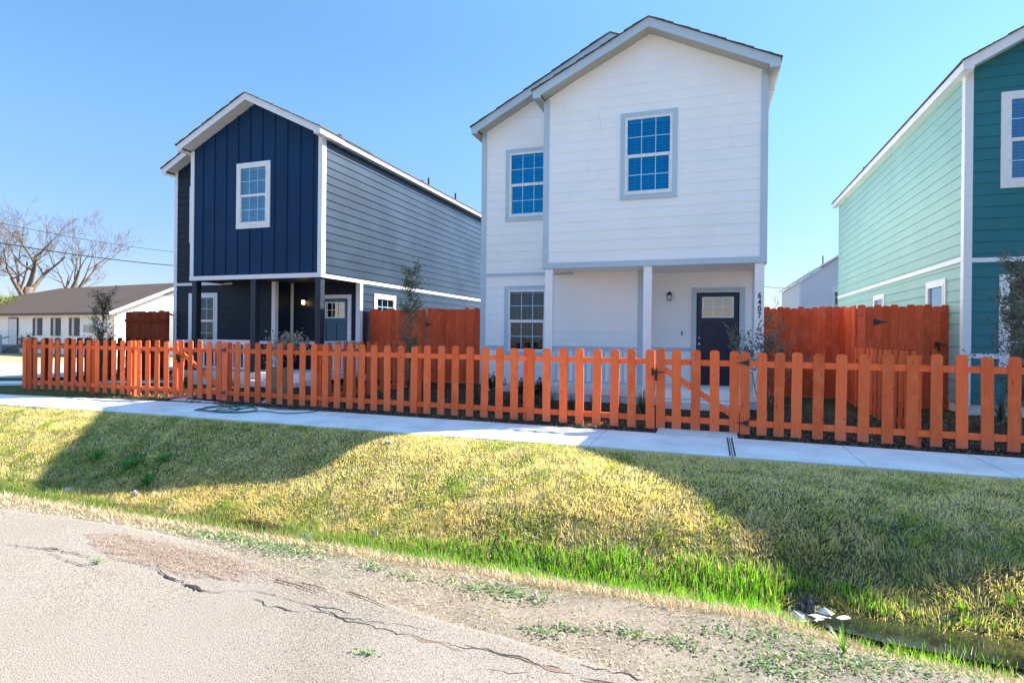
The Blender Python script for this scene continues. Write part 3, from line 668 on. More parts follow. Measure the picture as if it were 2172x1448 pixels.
    g = MB(); g.lathe((x, y-.085, z), [(.038, -.088), (.042, .02)], 12); g.build('lamp_glass', flat('lit_glass', (.9, .8, .5), .3, emit=(1, .72, .25), es=5) if lit else flat('lantern_glass', (.6, .66, .7), .12), lt)
    b = MB(do); b.box(-.62, -.597, .016, .034, .03, .125); b.build('doorbell', BLACK, root)
    # posts
    for x0 in (-3.34, -1.285, .782):
        p = MB(); p.box(x0, x0+.166, YF+.0, YF+.166, -1.07, 1.409); p.build('post', pal['post'], root, bevel=.004)
    # railing
    rc = pal['rail']
    r_ = MB(); r_.box(-3.17, -1.29, YF+.05, YF+.115, -.255, -.215); r_.box(-3.17, -1.29, YF+.065, YF+.10, -.34, -.257); r_.box(-3.17, -1.29, YF+.065, YF+.10, -1.0, -.95)
    x = -3.10
    while x < -1.32: r_.box(x-.018, x+.018, YF+.0665, YF+.0985, -.949, -.341); x += .128
    r_.build('railing', rc, root)
    r_ = MB(); r_.box(.85, .915, YF+.17, YD-.03, -.255, -.215); r_.box(.865, .90, YF+.17, YD-.03, -.34, -.257); r_.box(.865, .90, YF+.17, YD-.03, -1.0, -.95)
    y = YF+.26
    while y < YD-.08: r_.box(.8665, .8985, y-.018, y+.018, -.949, -.341); y += .128
    r_.build('railing', rc, root)
    # porch slab and step
    s_ = MB(); s_.box(XM-.01, XR, YF-.03, YL-.001, -1.22, -1.07); s_.box(XC-.0, XR, YL-.001, YD+.0, -1.219, -1.0705); s_.build('porch_floor', CONC, root)
    s_ = MB(); s_.box(XM-.0, XR-.01, YF-.015, YF+.2, -1.48, -1.221); s_.build('porch_skirt', pal['skirt'], root)
    s_ = MB(); s_.box(-.92, .55, YF-.40, YF-.031, -1.50, -1.24); s_.build('porch_step', CONC, root)
    # digits on the right post
    for i, ch in enumerate(number):
        cu = bpy.data.curves.new('house_number', 'FONT'); cu.body = ch; cu.size = .155; cu.extrude = .004; cu.align_x = 'CENTER'; cu.offset = .0035
        tmp = bpy.data.objects.new('tmp', cu); col.objects.link(tmp); bpy.context.view_layer.update()
        me = bpy.data.meshes.new_from_object(tmp.evaluated_get(bpy.context.evaluated_depsgraph_get())); bpy.data.objects.remove(tmp); bpy.data.curves.remove(cu)
        to = bpy.data.objects.new('house_number', me); col.objects.link(to); me.materials.clear(); me.materials.append(pal['digit'])
        to.parent = root; to.rotation_euler = (R(90), 0, 0); to.scale = (.78, 1, 1)
        w = Vector((.868, YF-.006, .745-.128*i+E0)); to.location = w-root.location
    root.location.x += dx; root.location.y += dy
    return root
WH = paint('white_siding', (.94, .92, .89), .45, (1.5, 1.5, 30), .03, .10)
WHP = paint('white_post_paint', (.93, .90, .87), .45, (30, 30, 2), .03, .08)
GREYT = paint('greyblue_trim', (.50, .60, .66), .5, (8, 8, 8), .05, .08); GREYS = paint('grey_soffit', (.45, .46, .42), .6, (8, 8, 8), .05, .05)
NAVY = paint('navy_batten_panel', (.004, .036, .095), .6, (20, 20, 1.5), .12, .12, .2); NAVYS = paint('navy_siding', (.020, .038, .064), .36, (1.2, 1.2, 26), .25, .35, .6)
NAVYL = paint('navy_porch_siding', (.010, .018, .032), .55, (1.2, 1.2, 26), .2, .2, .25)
WT = paint('white_trim', (.80, .79, .79), .45, (10, 10, 10), .03, .06)
TEAL = paint('teal_siding', (.018, .165, .19), .5, (1.5, 1.5, 30), .08, .12); MINT = paint('mint_siding', (.27, .46, .41), .5, (1.5, 1.5, 30), .04, .10)
m, nt, o = newmat('shingle'); v = mapping(nt); n = noise(nt, 60, 5, v); n2 = noise(nt, 3, 3, v)
principled(nt, o, mix(nt, ramp(nt, n, [(.3, (.05, .05, .05)), (.7, (.16, .155, .15))]), (.10, .09, .085), ramp(nt, n2, [(.4, (0, 0, 0)), (.7, (.6, .6, .6))])), .95, n, .5, .01, .2); SHING = m
DIGIT = flat('digit_black', (.01, .01, .012), .4)
house(0, 0, 'white_house', 'white two storey house with grey-blue trim and dark navy front door, middle of the row', dict(lap=.0085, front=WH, lower=WH, side=WH, trim=GREYT, soffit=GREYS, post=WHP, rail=GREYT, skirt=GREYT, door=paint('door_navy', (.008, .016, .042), .35, (20, 20, 2), .05, .05), roof=SHING, digit=DIGIT), number='6407')
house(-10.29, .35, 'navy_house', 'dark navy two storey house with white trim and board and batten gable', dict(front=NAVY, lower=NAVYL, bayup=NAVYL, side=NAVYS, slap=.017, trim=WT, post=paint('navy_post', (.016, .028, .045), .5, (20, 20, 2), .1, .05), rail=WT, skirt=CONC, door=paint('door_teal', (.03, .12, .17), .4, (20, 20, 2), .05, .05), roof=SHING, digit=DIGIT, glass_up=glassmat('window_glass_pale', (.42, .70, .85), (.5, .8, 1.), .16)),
      number='6403', lit=True, batten=True, side_windows_right=[(14.1, 15.3, -.1, 1.17)], vents=[(-.15, 13.9, .18, .09), (.15, 19.0, .38, .035), (.1, 18.5, .12, .10), (.2, 21.3, .36, .035)])
house(9.54, -.36, 'green_house', 'teal green two storey house with white trim at the right edge, pale mint side wall', dict(front=TEAL, lower=TEAL, bayup=TEAL, side=MINT, trim=WT, post=WHP, rail=WT, skirt=CONC, door=MATS['door_navy'], roof=SHING, digit=DIGIT, glass_up=glassmat('window_glass_mid', (.25, .55, .85), (.4, .7, 1.), .2)),
      win_shift=-.085, side_windows_left=[(13.55, 14.62, -.1, 1.19), (17.7, 18.75, .35, 1.19)], vents=[(-4.6, 22.9, .45, .04)])

# ------------------------------------------------------------------ walks to the porches
def walk(x0, x1, y0, y1, z0, z1, joints):
    mb = MB(); ys_ = [y0]+joints+[y1]
    for a, b in zip(ys_, ys_[1:]):
        a2, b2 = a+.005, b-.005; za, zb = z0+(z1-z0)*(a-y0)/(y1-y0), z0+(z1-z0)*(b-y0)/(y1-y0)
        i = [mb.p(q) for q in ((x0, a2, za-.12), (x1, a2, za-.12), (x1, b2, zb-.12), (x0, b2, zb-.12), (x0, a2, za), (x1, a2, za), (x1, b2, zb), (x0, b2, zb))]
        for q in ((4, 5, 6, 7), (0, 1, 5, 4), (1, 2, 6, 5), (3, 0, 4, 7), (2, 3, 7, 6)): mb.f.append([i[k] for k in q])
    mb.build('walkway', CONC, kind='structure')
walk(-.78, .40, 9.135, 11.29, -1.485, -1.40, [10.3]); walk(-11.1, -9.78, 9.28, 11.64, -1.485, -1.40, [10.4])

# ------------------------------------------------------------------ picket fence
CEDAR = stain('cedar_stain', (.90, .120, .036), (1., .215, .072)); CEDAR2 = stain('cedar_stain_deep', (.58, .072, .026), (.88, .155, .058))
CEDAR3 = stain('cedar_stain_shaded', (.20, .03, .012), (.34, .06, .022))  # darkened copy of the stain: shade on the far left fences put into the colour
FY = lambda x: 9.25-.016*x
def board_mesh(w, h, t, ear, seed):
    r = random.Random(seed); n = 7; me = MB()
    prof = [(-w/2, 0)]
    for k in range(1, n): prof.append((-w/2+r.uniform(-.0018, .0018), h*k/n*.96))
    prof += [(-w/2, h-ear), (-w/2+ear*.75, h-ear*.15), (-w/2+ear, h), (w/2-ear, h), (w/2-ear*.75, h-ear*.15), (w/2, h-ear)]
    for k in range(n-1, 0, -1): prof.append((w/2+r.uniform(-.0018, .0018), h*k/n*.96))
    prof.append((w/2, 0)); me.ext(prof, -t, 0)
    m = bpy.data.meshes.new('picket'); m.from_pydata(me.v, [], me.f); m.materials.append(CEDAR); m.update(); return m
PK = [board_mesh(.137+.002*(i % 3-1), 1.24+.008*((i*5) % 4-1.5), .019, .03, i) for i in range(7)]
def picket(root, p, rz=0., name='picket', meshes=PK, tilt=1.):
    o = bpy.data.objects.new(name, random.choice(meshes)); col.objects.link(o); o.parent = root
    o.location = Vector((p[0], p[1], p[2]+E0))-origin(root); o.rotation_euler = (R(random.uniform(-.5, .5))*tilt, R(random.uniform(-.6, .6))*tilt, rz+R(random.uniform(-.8, .8))*tilt)
    return o
def rails(root, a, b, mat=CEDAR, off=.018, zs=(-.40, -1.29)):
    for z in zs:
        r_ = MB(); r_.bar((a[0], a[1]+off, z), (b[0], b[1]+off, z), .036, .088); r_.build('rail', mat, root)
def post(root, x, y, top=-.225, w=.09, mat=CEDAR, bot=-1.56):
    p = MB(); p.box(x-w/2, x+w/2, y, y+w, bot, top); return p.build('post', mat, root, bevel=.003)
def front_fence(label, xs, x0, x1, posts):
    root = empty('picket_fence', ((x0+x1)/2, FY((x0+x1)/2), -1.5), label, 'fence', 'orange picket fence sections along the sidewalk')
    for x in xs: picket(root, (x, FY(x), -1.452-.004*random.random()), -.016)
    rails(root, (x0, FY(x0)), (x1, FY(x1)))
    for x in posts: post(root, x, FY(x)+.037)
    return root
front_fence('orange picket fence section at the far left corner, ending at the navy house gate', [-16.24, -16.04, -15.83, -15.55, -15.27, -14.99, -14.70, -14.43, -14.15, -13.90, -13.60, -13.33, -13.04, -12.76, -12.53, -12.22, -11.95, -11.67, -11.38, -11.11], -16.3, -11.06, [-16.22, -13.86, -12.47, -11.10])
front_fence('orange picket fence section before the navy porch, right of its gate', [-9.69, -9.36, -9.08, -8.80, -8.52, -8.23, -7.96, -7.67, -7.39], -9.74, -7.33, [-9.67])
front_fence('long orange picket fence section before the white house, left of its gate', [-7.12, -6.84, -6.55, -6.28, -6.0, -5.71, -5.43, -5.15, -4.87, -4.59, -4.31, -4.02, -3.74, -3.46, -3.18, -2.89, -2.60, -2.31, -2.03, -1.75, -1.46, -1.18, -.89], -7.329, -.85, [-7.30, -5.10, -2.99, -.88])
front_fence('orange picket fence section right of the white house gate', [.50, .73, .96, 1.19, 1.47, 1.76, 2.04, 2.33, 2.62], .45, 2.66, [.49])
front_fence('orange picket fence section before the green house, cut by the right frame edge', [2.90, 3.19, 3.47, 3.75, 4.03, 4.31, 4.60, 4.88, 5.16], 2.661, 5.3, [2.70, 5.0])
def strap(root, x, y, z, L=.17, h=.115, flip=1):
    s_ = MB(); s_.ext([(x, z-h/2), (x, z+h/2), (x-flip*L*.25, z+h*.28), (x-flip*L*.45, z+h*.22), (x-flip*L*.55, z+h*.12), (x-flip*L*.95, z+h*.07), (x-flip*L, z), (x-flip*L*.95, z-h*.07), (x-flip*L*.55, z-h*.12), (x-flip*L*.45, z-h*.22), (x-flip*L*.25, z-h*.28)], y-.006, y-.001)
    h_ = s_.build('hinge', BLACK, root)
    s_ = MB()
    for a, b in ((.12, .3), (.12, -.3), (.5, 0), (.8, 0)): s_.lathe((x-flip*L*a, y-.006, z+h*b), [(.006, 0), (.004, .003)], 8, 'y')
    s_.build('screw', NICKEL, h_)
def latch(root, x, y, z):
    s_ = MB(); s_.box(x-.05, x-.02, y-.03, y-.001, z-.06, z+.06); s_.box(x+.0, x+.03, y-.022, y-.001, z-.13, z+.04); s_.tube([(x-.05, y-.03, z), (x+.14, y-.03, z)], .009, 8); s_.tube([(x+.015, y-.03, z+.05), (x+.015, y-.035, z-.02), (x+.01, y-.03, z-.12)], .008, 6); s_.build('latch', BLACK, root)
def gate(label, xs, hx, lx):
    xa, xb = xs[0]-.07, xs[-1]+.07; root = empty('picket_gate', ((xa+xb)/2, FY(xs[0]), -1.5), label, 'gate')
    for x in xs: picket(root, (x, FY(x)-.001, -1.44), -.016)
    rails(root, (xa, FY(xa)), (xb, FY(xb)))
    b_ = MB(); b_.bar((xa+.05, FY(xa)+.02, -.47), (xb-.03, FY(xb)+.02, -1.22), .034, .088); b_.build('brace', CEDAR, root)
    b_ = MB(); b_.bar((xa+.045, FY(xa)+.02, -.446), (xa+.045, FY(xa)+.02, -.75), .12, .034); b_.build('latch_block', CEDAR, root)
    for z in (-.385, -1.285): strap(root, hx, FY(hx)-.021, z)
    latch(root, lx, FY(lx)-.021, -.56); return root
gate('orange picket gate of the navy house, with black strap hinges', [-10.93, -10.66, -10.38, -10.11, -9.84], -9.66, -11.0)
gate('orange picket gate of the white house, with black strap hinges', [-.73, -.49, -.21, .07, .35], .55, -.82)
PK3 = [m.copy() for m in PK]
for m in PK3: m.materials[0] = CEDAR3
def return_fence(label, x, y0, y1, side=1, zt=0, posts=(), mt=None):
    mt = mt or CEDAR
    root = empty('picket_fence', (x, y0, -1.5), label, 'fence', 'picket fences running back between the yards')
    y = y0+.22
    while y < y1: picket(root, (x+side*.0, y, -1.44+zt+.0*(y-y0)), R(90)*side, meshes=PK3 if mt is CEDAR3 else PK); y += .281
    for z in (-.40, -1.29):
        r_ = MB(); r_.bar((x-side*.02, y0+.05, z+zt), (x-side*.02, y1, z+zt), .036, .088); r_.build('rail', mt, root)
    for yy in posts: p = MB(); p.box(x-side*.085-.045, x-side*.085+.045, yy-.045, yy+.045, -1.5, -.20); p.build('post', mt, root)
    return root
return_fence('orange picket fence running back between the navy and white house yards', -7.27, 9.44, 12.9, 1, .02, (10.9, 12.8))
return_fence('orange picket fence running back between the white and green house yards', 2.73, 9.30, 13.05, -1, .03, (11.2, 12.9))
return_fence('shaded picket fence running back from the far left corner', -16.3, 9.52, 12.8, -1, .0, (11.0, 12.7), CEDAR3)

# ------------------------------------------------------------------ tall board fences
def tboard(seed, w, h, mt=None):
    mt = mt or CEDAR2
    r = random.Random(seed); me = MB(); ear = .028
    prof = [(-w/2, 0), (-w/2, h-ear), (-w/2+ear*.7, h-ear*.2), (-w/2+ear, h), (w/2-ear, h), (w/2-ear*.7, h-ear*.2), (w/2, h-ear), (w/2, 0)]
    me.ext(prof, -.017, 0); m = bpy.data.meshes.new('board'); m.from_pydata(me.v, [], me.f); m.materials.append(mt); m.update(); return m
TB = [tboard(i, .1385+.001*(i % 2), 2.05+.012*((i*3) % 4-1.5)) for i in range(5)]
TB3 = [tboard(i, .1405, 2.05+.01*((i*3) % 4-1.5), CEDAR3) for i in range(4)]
def tall_fence(label, x0, x1, y, top, gate_span=None, flip=1, back=False, name='board_fence', cat='fence', tb=None):
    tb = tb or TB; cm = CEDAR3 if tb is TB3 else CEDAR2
    root = empty(name, ((x0+x1)/2, y, -1.38), label, cat, 'tall stained board fences beside the houses')
    x = x0+.07; i = 0
    while x < x1-.03: picket(root, (x, y-(.006 if i % 2 else 0), top-2.05), 0, 'board', tb, .12); x += .1400; i += 1
    for z in (top-.28, top-1.05, top-1.8): r_ = MB(); r_.box(x0, x1, y+.002 if not back else y-.06, y+.04 if not back else y-.02, z-.045, z+.045); r_.build('rail', cm, root)
    return root
tall_fence('tall red stained board fence between the navy and white houses', -9.29, -7.42, 14.2, .69)
tg = tall_fence('tall board gate with black strap hinges, left of the white house wall', -7.41, -5.30, 14.17, .70, name='board_gate', cat='gate')
strap(tg, -7.47, 14.145, .27, .24, .17, -1); strap(tg, -7.47, 14.145, -1.0, .24, .17, -1); latch(tg, -5.55, 14.145, -.12)
tall_fence('tall red stained board fence right of the white house, seen behind the bare shrub', 1.0, 2.84, 14.2, .68)
rf = empty('board_fence', (2.76, 13.6, -1.38), 'short tall-board panel turned side on, glowing orange beside the right gate', 'fence', 'tall stained board fences beside the houses')
post(rf, 2.80, 13.10, .60, .09, CEDAR2)
y = 13.17
while y < 14.24: picket(rf, (2.76, y, .675-2.05), R(-90), 'board', TB, .1); y += .1415
tg = tall_fence('tall board gate with a hinge and latch against the green house', 2.78, 4.29, 13.08, .655, name='board_gate', cat='gate')
strap(tg, 3.05, 13.055, .33, .24, .17, -1); latch(tg, 4.13, 13.055, -.10)
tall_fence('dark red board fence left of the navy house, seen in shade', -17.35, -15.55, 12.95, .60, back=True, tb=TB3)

# ------------------------------------------------------------------ plants
class LeafBuf:
    def __init__(s): s.v = []; s.f = []; s.c = []
    def leaf(s, p, d, w, L, c, fold=.25):
        p, d = Vector(p), Vector(d).normalized(); sd = d.cross(Vector((random.uniform(-1, 1), random.uniform(-1, 1), random.uniform(-.3, 1)))).normalized(); n = d.cross(sd)
        i = len(s.v); s.v += [p, p+d*L*.45+sd*w/2+n*w*fold, p+d*L, p+d*L*.45-sd*w/2+n*w*fold]; s.f += [[i, i+1, i+2], [i, i+2, i+3]]; s.c += [c]*4
    def build(s, name, root, mat=None, **t):
        me = bpy.data.meshes.new(name); org = origin(root) if root else Vector((0, 0, 0))
        me.from_pydata([(a.x-org.x, a.y-org.y, a.z+E0-org.z) for a in s.v], [], s.f)
        at_ = me.color_attributes.new('Col', 'FLOAT_COLOR', 'POINT'); at_.data.foreach_set('color', np.array([list(c)+[1] for c in s.c], 'f').ravel())
        me.materials.append(mat or LEAF); o = bpy.data.objects.new(name, me); col.objects.link(o)
        if root: o.parent = root
        if t: tag(o, **t)
        return o
def cj(c, s=.25): k = random.uniform(1-s, 1+s); return tuple(max(0, min(1, a*k*random.uniform(.92, 1.08))) for a in c)
def rv(s=1.): return Vector((random.gauss(0, s), random.gauss(0, s), random.gauss(0, s)))
def grow(mb, p, d, L, r, depth, cb, spread=.5, up=.08, seg=4, kids=(2, 4), shrink=.68, rmin=.0015, wob=.12):
    pts = [p.copy()]; rs = [r]; q = p.copy(); dd = d.normalized()
    for k in range(seg):
        dd = (dd+rv(wob)+Vector((0, 0, up))).normalized(); q = q+dd*L/seg; pts.append(q.copy()); rs.append(max(rmin, r*(1-.45*(k+1)/seg)))
    mb.tube(pts, rs, 8 if r > .08 else (5 if r > .01 else 3), cap=False)
    cb(pts, dd, depth)
    if depth <= 0: return
    for k in range(random.randint(*kids)):
        j = random.randint(max(1, seg//2), seg); nd_ = (dd+rv(spread)).normalized()
        grow(mb, pts[j], nd_, L*shrink*random.uniform(.75, 1.15), rs[j]*random.uniform(.55, .8), depth-1, cb, spread, up, seg, kids, shrink, rmin, wob)
def shrub(name, label, cat, base, h, w, n_leaf, cols, leaf=(.012, .03), r=.012, depth=3, stems=1, spread=.4, up=.1, low=.25, group=None, part='foliage', bark=None, lean=(0, 0), shrink=.6):
    root = empty(name, base, label, cat, group); mb = MB(); lb = LeafBuf(); tips = []
    def cb(pts, d, dep):
        if dep <= depth-1 or low < .1: tips.extend([(q, d) for q in pts])
    for s_ in range(stems if stems > 1 else 0):
        d = Vector((random.gauss(0, .25)*w/h+lean[0], random.gauss(0, .25)*w/h+lean[1], 1))
        grow(mb, Vector(base), d, h*.5, r, depth, cb, spread, up, 4, (3, 5), shrink, .0012)
    if stems == 1:      # a straight leader with side twigs all the way up
        pts = [Vector(base)+Vector((lean[0]*h*t+random.gauss(0, .01), lean[1]*h*t, h*t)) for t in (0, .2, .4, .6, .8, .98)]; mb.tube(pts, [r*1.4, r*1.2, r, r*.8, r*.55, r*.25], 7)
        for k in range(int(40*h)):
            t = random.uniform(low, .97); q = Vector(base)+Vector((lean[0]*h*t, lean[1]*h*t, h*t)); a = random.uniform(0, 2*math.pi)
            grow(mb, q, Vector((math.cos(a), math.sin(a), random.uniform(.5, 1.1))), w*.42*random.uniform(.3, 1.)*(1-.55*abs(t-.45)), r*.3, 1, cb, .5, .1, 4, (2, 4), .6, .0012)
    mb.build('stem', bark or BARKG, root)
    for k in range(n_leaf):
        q, d = random.choice(tips); lb.leaf(q+rv(.02), (d+rv(.8)), random.uniform(.7, 1.2)*leaf[0], random.uniform(.7, 1.3)*leaf[1], cj(random.choice(cols)))
    lb.build(part, root); return root
GR = [(.09, .13, .045), (.13, .17, .07), (.18, .20, .11), (.07, .10, .04)]
DRY = [(.42, .33, .22), (.33, .25, .16), (.5, .42, .3)]
def gz(x, y): return float(zg(x, y))
def P3(px, Y, z=None): a = at(px, 800, Y); return (a.x, a.y, gz(a.x, a.y) if z is None else z)
random.seed(21)
b = P3(868, 10.2); shrub('young_tree', 'tall slim leafy young tree between the navy and white houses', 'tree', b, 2.75, .95, 4800, GR, (.017, .036), .016, 3, 1, .5, .15, .12, group='young trees in the yards')
random.seed(22); b = P3(217, 10.9); shrub('young_tree', 'thin leafy young tree behind the far left picket fence', 'tree', b, 2.35, 1.25, 2600, [(.05, .08, .035), (.09, .10, .06), (.12, .12, .09)], (.025, .045), .016, 3, 1, .5, .15, .25, group='young trees in the yards')
random.seed(23); b = P3(2165, 9.9); shrub('young_tree', 'grey green leafy young tree at the right edge by the green house', 'tree', b, 2.5, 1.3, 4200, [(.12, .14, .09), (.16, .17, .12), (.08, .10, .06)], (.018, .055), .016, 3, 1, .5, .15, .2, group='young trees in the yards')
random.seed(31); b = P3(1622, 9.9); shrub('crepe_shrub', 'sparse vase shaped shrub with dull leaves before the 640 house number', 'shrub', b, 1.75, 1.0, 1100, [(.16, .15, .10), (.22, .19, .13), (.09, .10, .06)], (.030, .052), .011, 3, 4, .42, .1, .0, shrink=.62)
random.seed(33); b = P3(616, 10.3); b = (b[0], b[1], b[2]+.55); rt_ = shrub('dry_shrub', 'withered brown leaved shrub standing in the brown paper wrap', 'shrub', b, 1.0, .9, 420, DRY+[(.25, .24, .16)], (.05, .075), .009, 3, 5, .5, .05, .0)
# brown paper wrap around its root ball
mb = MB(); c0 = P3(596, 10.25); prof = [(.17, 0), (.21, .06), (.225, .2), (.22, .42), (.235, .62), (.225, .64), (.21, .6)]
rings = []
for k, (r_, h_) in enumerate(prof): rings.append([mb.p((c0[0]+math.cos(a*math.pi/9)*r_*(1+.08*math.sin(a*2.3+k)), c0[1]+math.sin(a*math.pi/9)*r_*(1+.07*math.cos(a*1.7+k)), c0[2]+h_+.02*math.sin(a*1.9+k))) for a in range(18)])
for r0, r1 in zip(rings, rings[1:]):
    for k in range(18): mb.f.append([r0[k], r0[(k+1) % 18], r1[(k+1) % 18], r1[k]])
mb.f.append(rings[0][::-1])
center_origin(mb.build('paper_wrap', flat('kraft_paper', (.42, .29, .18), .8), smooth=False, label='brown kraft paper wrap behind the pickets before the navy porch', cat='wrap'))
def tuft(label, base, h, w, n, cols, width=.02, cat='plant', name='strap_leaf_plant', group='strap leaved plants along the porch'):
    lb = LeafBuf(); base = Vector(base)
    for k in range(n):
        a = random.uniform(0, 2*math.pi); out = random.uniform(.15, 1)*w/2; hh = h*random.uniform(.65, 1.05); c = cj(random.choice(cols), .3)
        prev = None; N = 5
        for j in range(N+1):
            t = j/N; q = base+Vector((math.cos(a)*out*t**1.4, math.sin(a)*out*t**1.4, hh*(t-.38*t*t*out/(w/2)*1.1))); sd = Vector((-math.sin(a), math.cos(a), 0))*width/2*(1-t**2)*(1 if j < N else 0)
            i = len(lb.v); lb.v += [q-sd, q+sd]; lb.c += [c, c]
            if prev is not None: lb.f.append([prev, prev+1, i+1, i])
            prev = i
    o = lb.build(name, None, label=label, cat=cat, group=group); return center_origin(o)
SP = [(.09, .13, .06), (.14, .18, .08), (.26, .28, .16), (.06, .09, .04)]
random.seed(41)
for px, Y, h, w, lab in [(1165, 10.5, .55, .7, 'arching strap leaved plant below the left porch post of the white house'), (1215, 10.3, .42, .5, 'low strap leaved plant, second from the left porch post'), (1262, 10.6, .5, .5, 'strap leaved plant before the middle of the white house railing'), (1308, 10.5, .42, .5, 'small strap leaved plant right of the railing middle'), (1362, 10.2, .62, .55, 'spiky strap leaved plant beside the white house gate post'), (1085, 10.7, .5, .5, 'strap leaved plant below the lower left window of the white house'), (1010, 10.8, .5, .6, 'dark strap leaved plant at the left corner of the white house'),
                         (500, 10.6, .55, .55, 'strap leaved plant right of the navy house gate'), (395, 11.0, .5, .6, 'strap leaved plant behind the navy house gate, left side'), (2125, 11.4, .6, .7, 'strap leaved plant below the green house window')]:
    tuft(lab, P3(px, Y), h, w, 60, SP)
random.seed(42)
for px, Y, h, w, lab in [(1046, 11.0, .62, .42, 'dark green leafy shrub at the foot of the white house wall'), (1110, 11.4, .55, .5, 'dark leafy shrub under the lower window of the white house'), (1145, 11.3, .5, .4, 'small dark shrub beside the left porch post of the white house'), (350, 11.4, .6, .6, 'dark leafy shrub by the navy house bay')]:
    shrub('garden_shrub', lab, 'shrub', P3(px, Y), h, w, 700, [(.03, .06, .03), (.05, .09, .04), (.02, .04, .025)], (.03, .05), .008, 2, 5, .45, .1, .0, group='dark shrubs along the house walls')
# broadleaf weeds on the bank
random.seed(43)
for px, py, h, w, lab in [(206, 970, .2, .34, 'dark green weed highest on the left bank'), (283, 985, .16, .45, 'broad leaved weed in the middle of the left bank shade'), (350, 975, .15, .35, 'bright weed right of the weed cluster on the left bank'), (315, 1022, .18, .35, 'bright green broad leaved weed low on the left bank')]:
    a = atg(px, py); lb = LeafBuf(); bs = a
    stm = None
    for k in range(46):
        an = random.uniform(0, 2*math.pi); el_ = random.uniform(.15, 1.3); L_ = random.uniform(.5, 1.)*(w/2 if el_ < .7 else h)
        dv = Vector((math.cos(an)*math.cos(el_), math.sin(an)*math.cos(el_), math.sin(el_))); qx, qy = bs.x+random.gauss(0, w*.12), bs.y+random.gauss(0, w*.10); lb.leaf((qx, qy, gz(qx, qy)), dv, random.uniform(.16, .3)*L_, L_, cj(random.choice([(.06, .26, .04), (.09, .30, .05), (.14, .26, .07)]), .4))
    center_origin(lb.build('weed', None, label=lab, cat='weed', group='broad leaved weeds on the bank'))
# low green weeds scattered on the verge
random.seed(44); lb = LeafBuf()
for px, py, w, n in [(480, 1140, .35, 260), (560, 1158, .4, 300), (640, 1172, .4, 240), (700, 1165, .3, 140), (420, 1135, .3, 160), (790, 1205, .15, 60), (860, 1225, .14, 50), (1010, 1250, .35, 200), (1100, 1265, .35, 200), (1150, 1345, .13, 60), (1200, 1335, .15, 60), (1330, 1345, .2, 90), (1450, 1370, .2, 90), (1640, 1415, .3, 170), (1750, 1405, .35, 190), (1880, 1410, .4, 180), (1560, 1350, .3, 110), (210, 1196, .08, 30), (775, 1393, .08, 25), (1650, 1345, .3, 120), (980, 1195, .3, 60)]:
    a = atg(px, py)
    for k in range(n):
        x, y = a.x+random.gauss(0, w*.4), a.y+random.gauss(0, w*.16); z = gz(x, y)
        if y < float(road_edge(np.array([x]))[0]): z = -1.5
        an = random.uniform(0, 2*math.pi); lb.leaf((x, y, z+random.uniform(.002, .02)), (math.cos(an), math.sin(an), random.uniform(.05, .7)), random.uniform(.008, .016), random.uniform(.015, .035), cj(random.choice([(.14, .28, .07), (.22, .32, .10), (.24, .30, .16)]), .3))
lb.build('ground_weeds', None, kind='stuff', label='low green weeds creeping over the sandy verge', cat='weeds')
# water edge stalks
random.seed(45)
for px, py, lab in [(1790, 1385, 'tall grass clump on the near bank of the ditch water'), (1905, 1400, 'thin tall grass stalks leaning over the ditch water'), (2040, 1300, 'bright grass clump on the far bank of the ditch water'), (2140, 1290, 'bright grass clump at the right frame edge above the water')]:
    a = atg(px, py); tuft(lab, (a.x, a.y, gz(a.x, a.y)), .17, .26, 22, [(.15, .36, .04), (.3, .42, .06)], .008, 'grass clump', 'grass_clump', 'tall grass clumps at the ditch water')

# ------------------------------------------------------------------ hoses
HG = flat('hose_green', (.01, .16, .10), .35); HG2 = flat('hose_dark_green', (.008, .055, .04), .35); HG3 = flat('hose_bright_green', (.02, .33, .22), .35)
def catmull(P, n=8):
    P = [P[0]]+list(P)+[P[-1]]; out = []
    for i in range(1, len(P)-2):
        for k in range(n):
            t = k/n; a, b, c, d = P[i-1], P[i], P[i+1], P[i+2]; out.append(.5*((2*b)+(c-a)*t+(2*a-5*b+4*c-d)*t*t+(3*b-a-3*c+d)*t**3))
    out.append(P[-2]); return out
def hose(px, m, label, z=-1.488, r=.010, lift=0):
    P = []
    for i, q in enumerate(px):
        zz = z if len(q) < 3 else q[2]; P.append(atz(q[0], q[1], zz)+Vector((0, 0, .012*(i % 3)*lift)))
    mb = MB(); mb.tube(catmull(P), r, 7); return center_origin(mb.build('garden_hose', m, smooth=True, label=label, cat='hose', group='green garden hoses'))
hose([(392, 852), (402, 846), (422, 845), (424, 851), (400, 853), (430, 846), (447, 850), (470, 858), (455, 864), (430, 866), (418, 869), (440, 872), (475, 869), (520, 866), (542, 862), (520, 860), (480, 861), (440, 864), (432, 868), (470, 875), (530, 873), (545, 867), (520, 862), (470, 866), (460, 872), (500, 876), (560, 873), (600, 876), (650, 875), (683, 869), (686, 855, -1.46), (690, 845, -1.40), (700, 838, -1.36), (714, 836, -1.42)], HG, 'green garden hose coiled on the sidewalk before the navy house gate', lift=.5)
hose([(445, 848), (462, 856), (478, 862), (500, 868), (530, 864), (548, 862), (575, 866), (620, 869), (670, 870), (700, 871), (715, 868), (735, 855, -1.47), (752, 845, -1.45), (775, 842, -1.43)], HG2, 'dark green garden hose lying across the sidewalk coil', lift=.5)
hose([(412, 870), (440, 866), (480, 862), (510, 866), (490, 873), (450, 874), (414, 869)], HG2, 'dark loop of hose inside the sidewalk coil', r=.009, lift=.7)
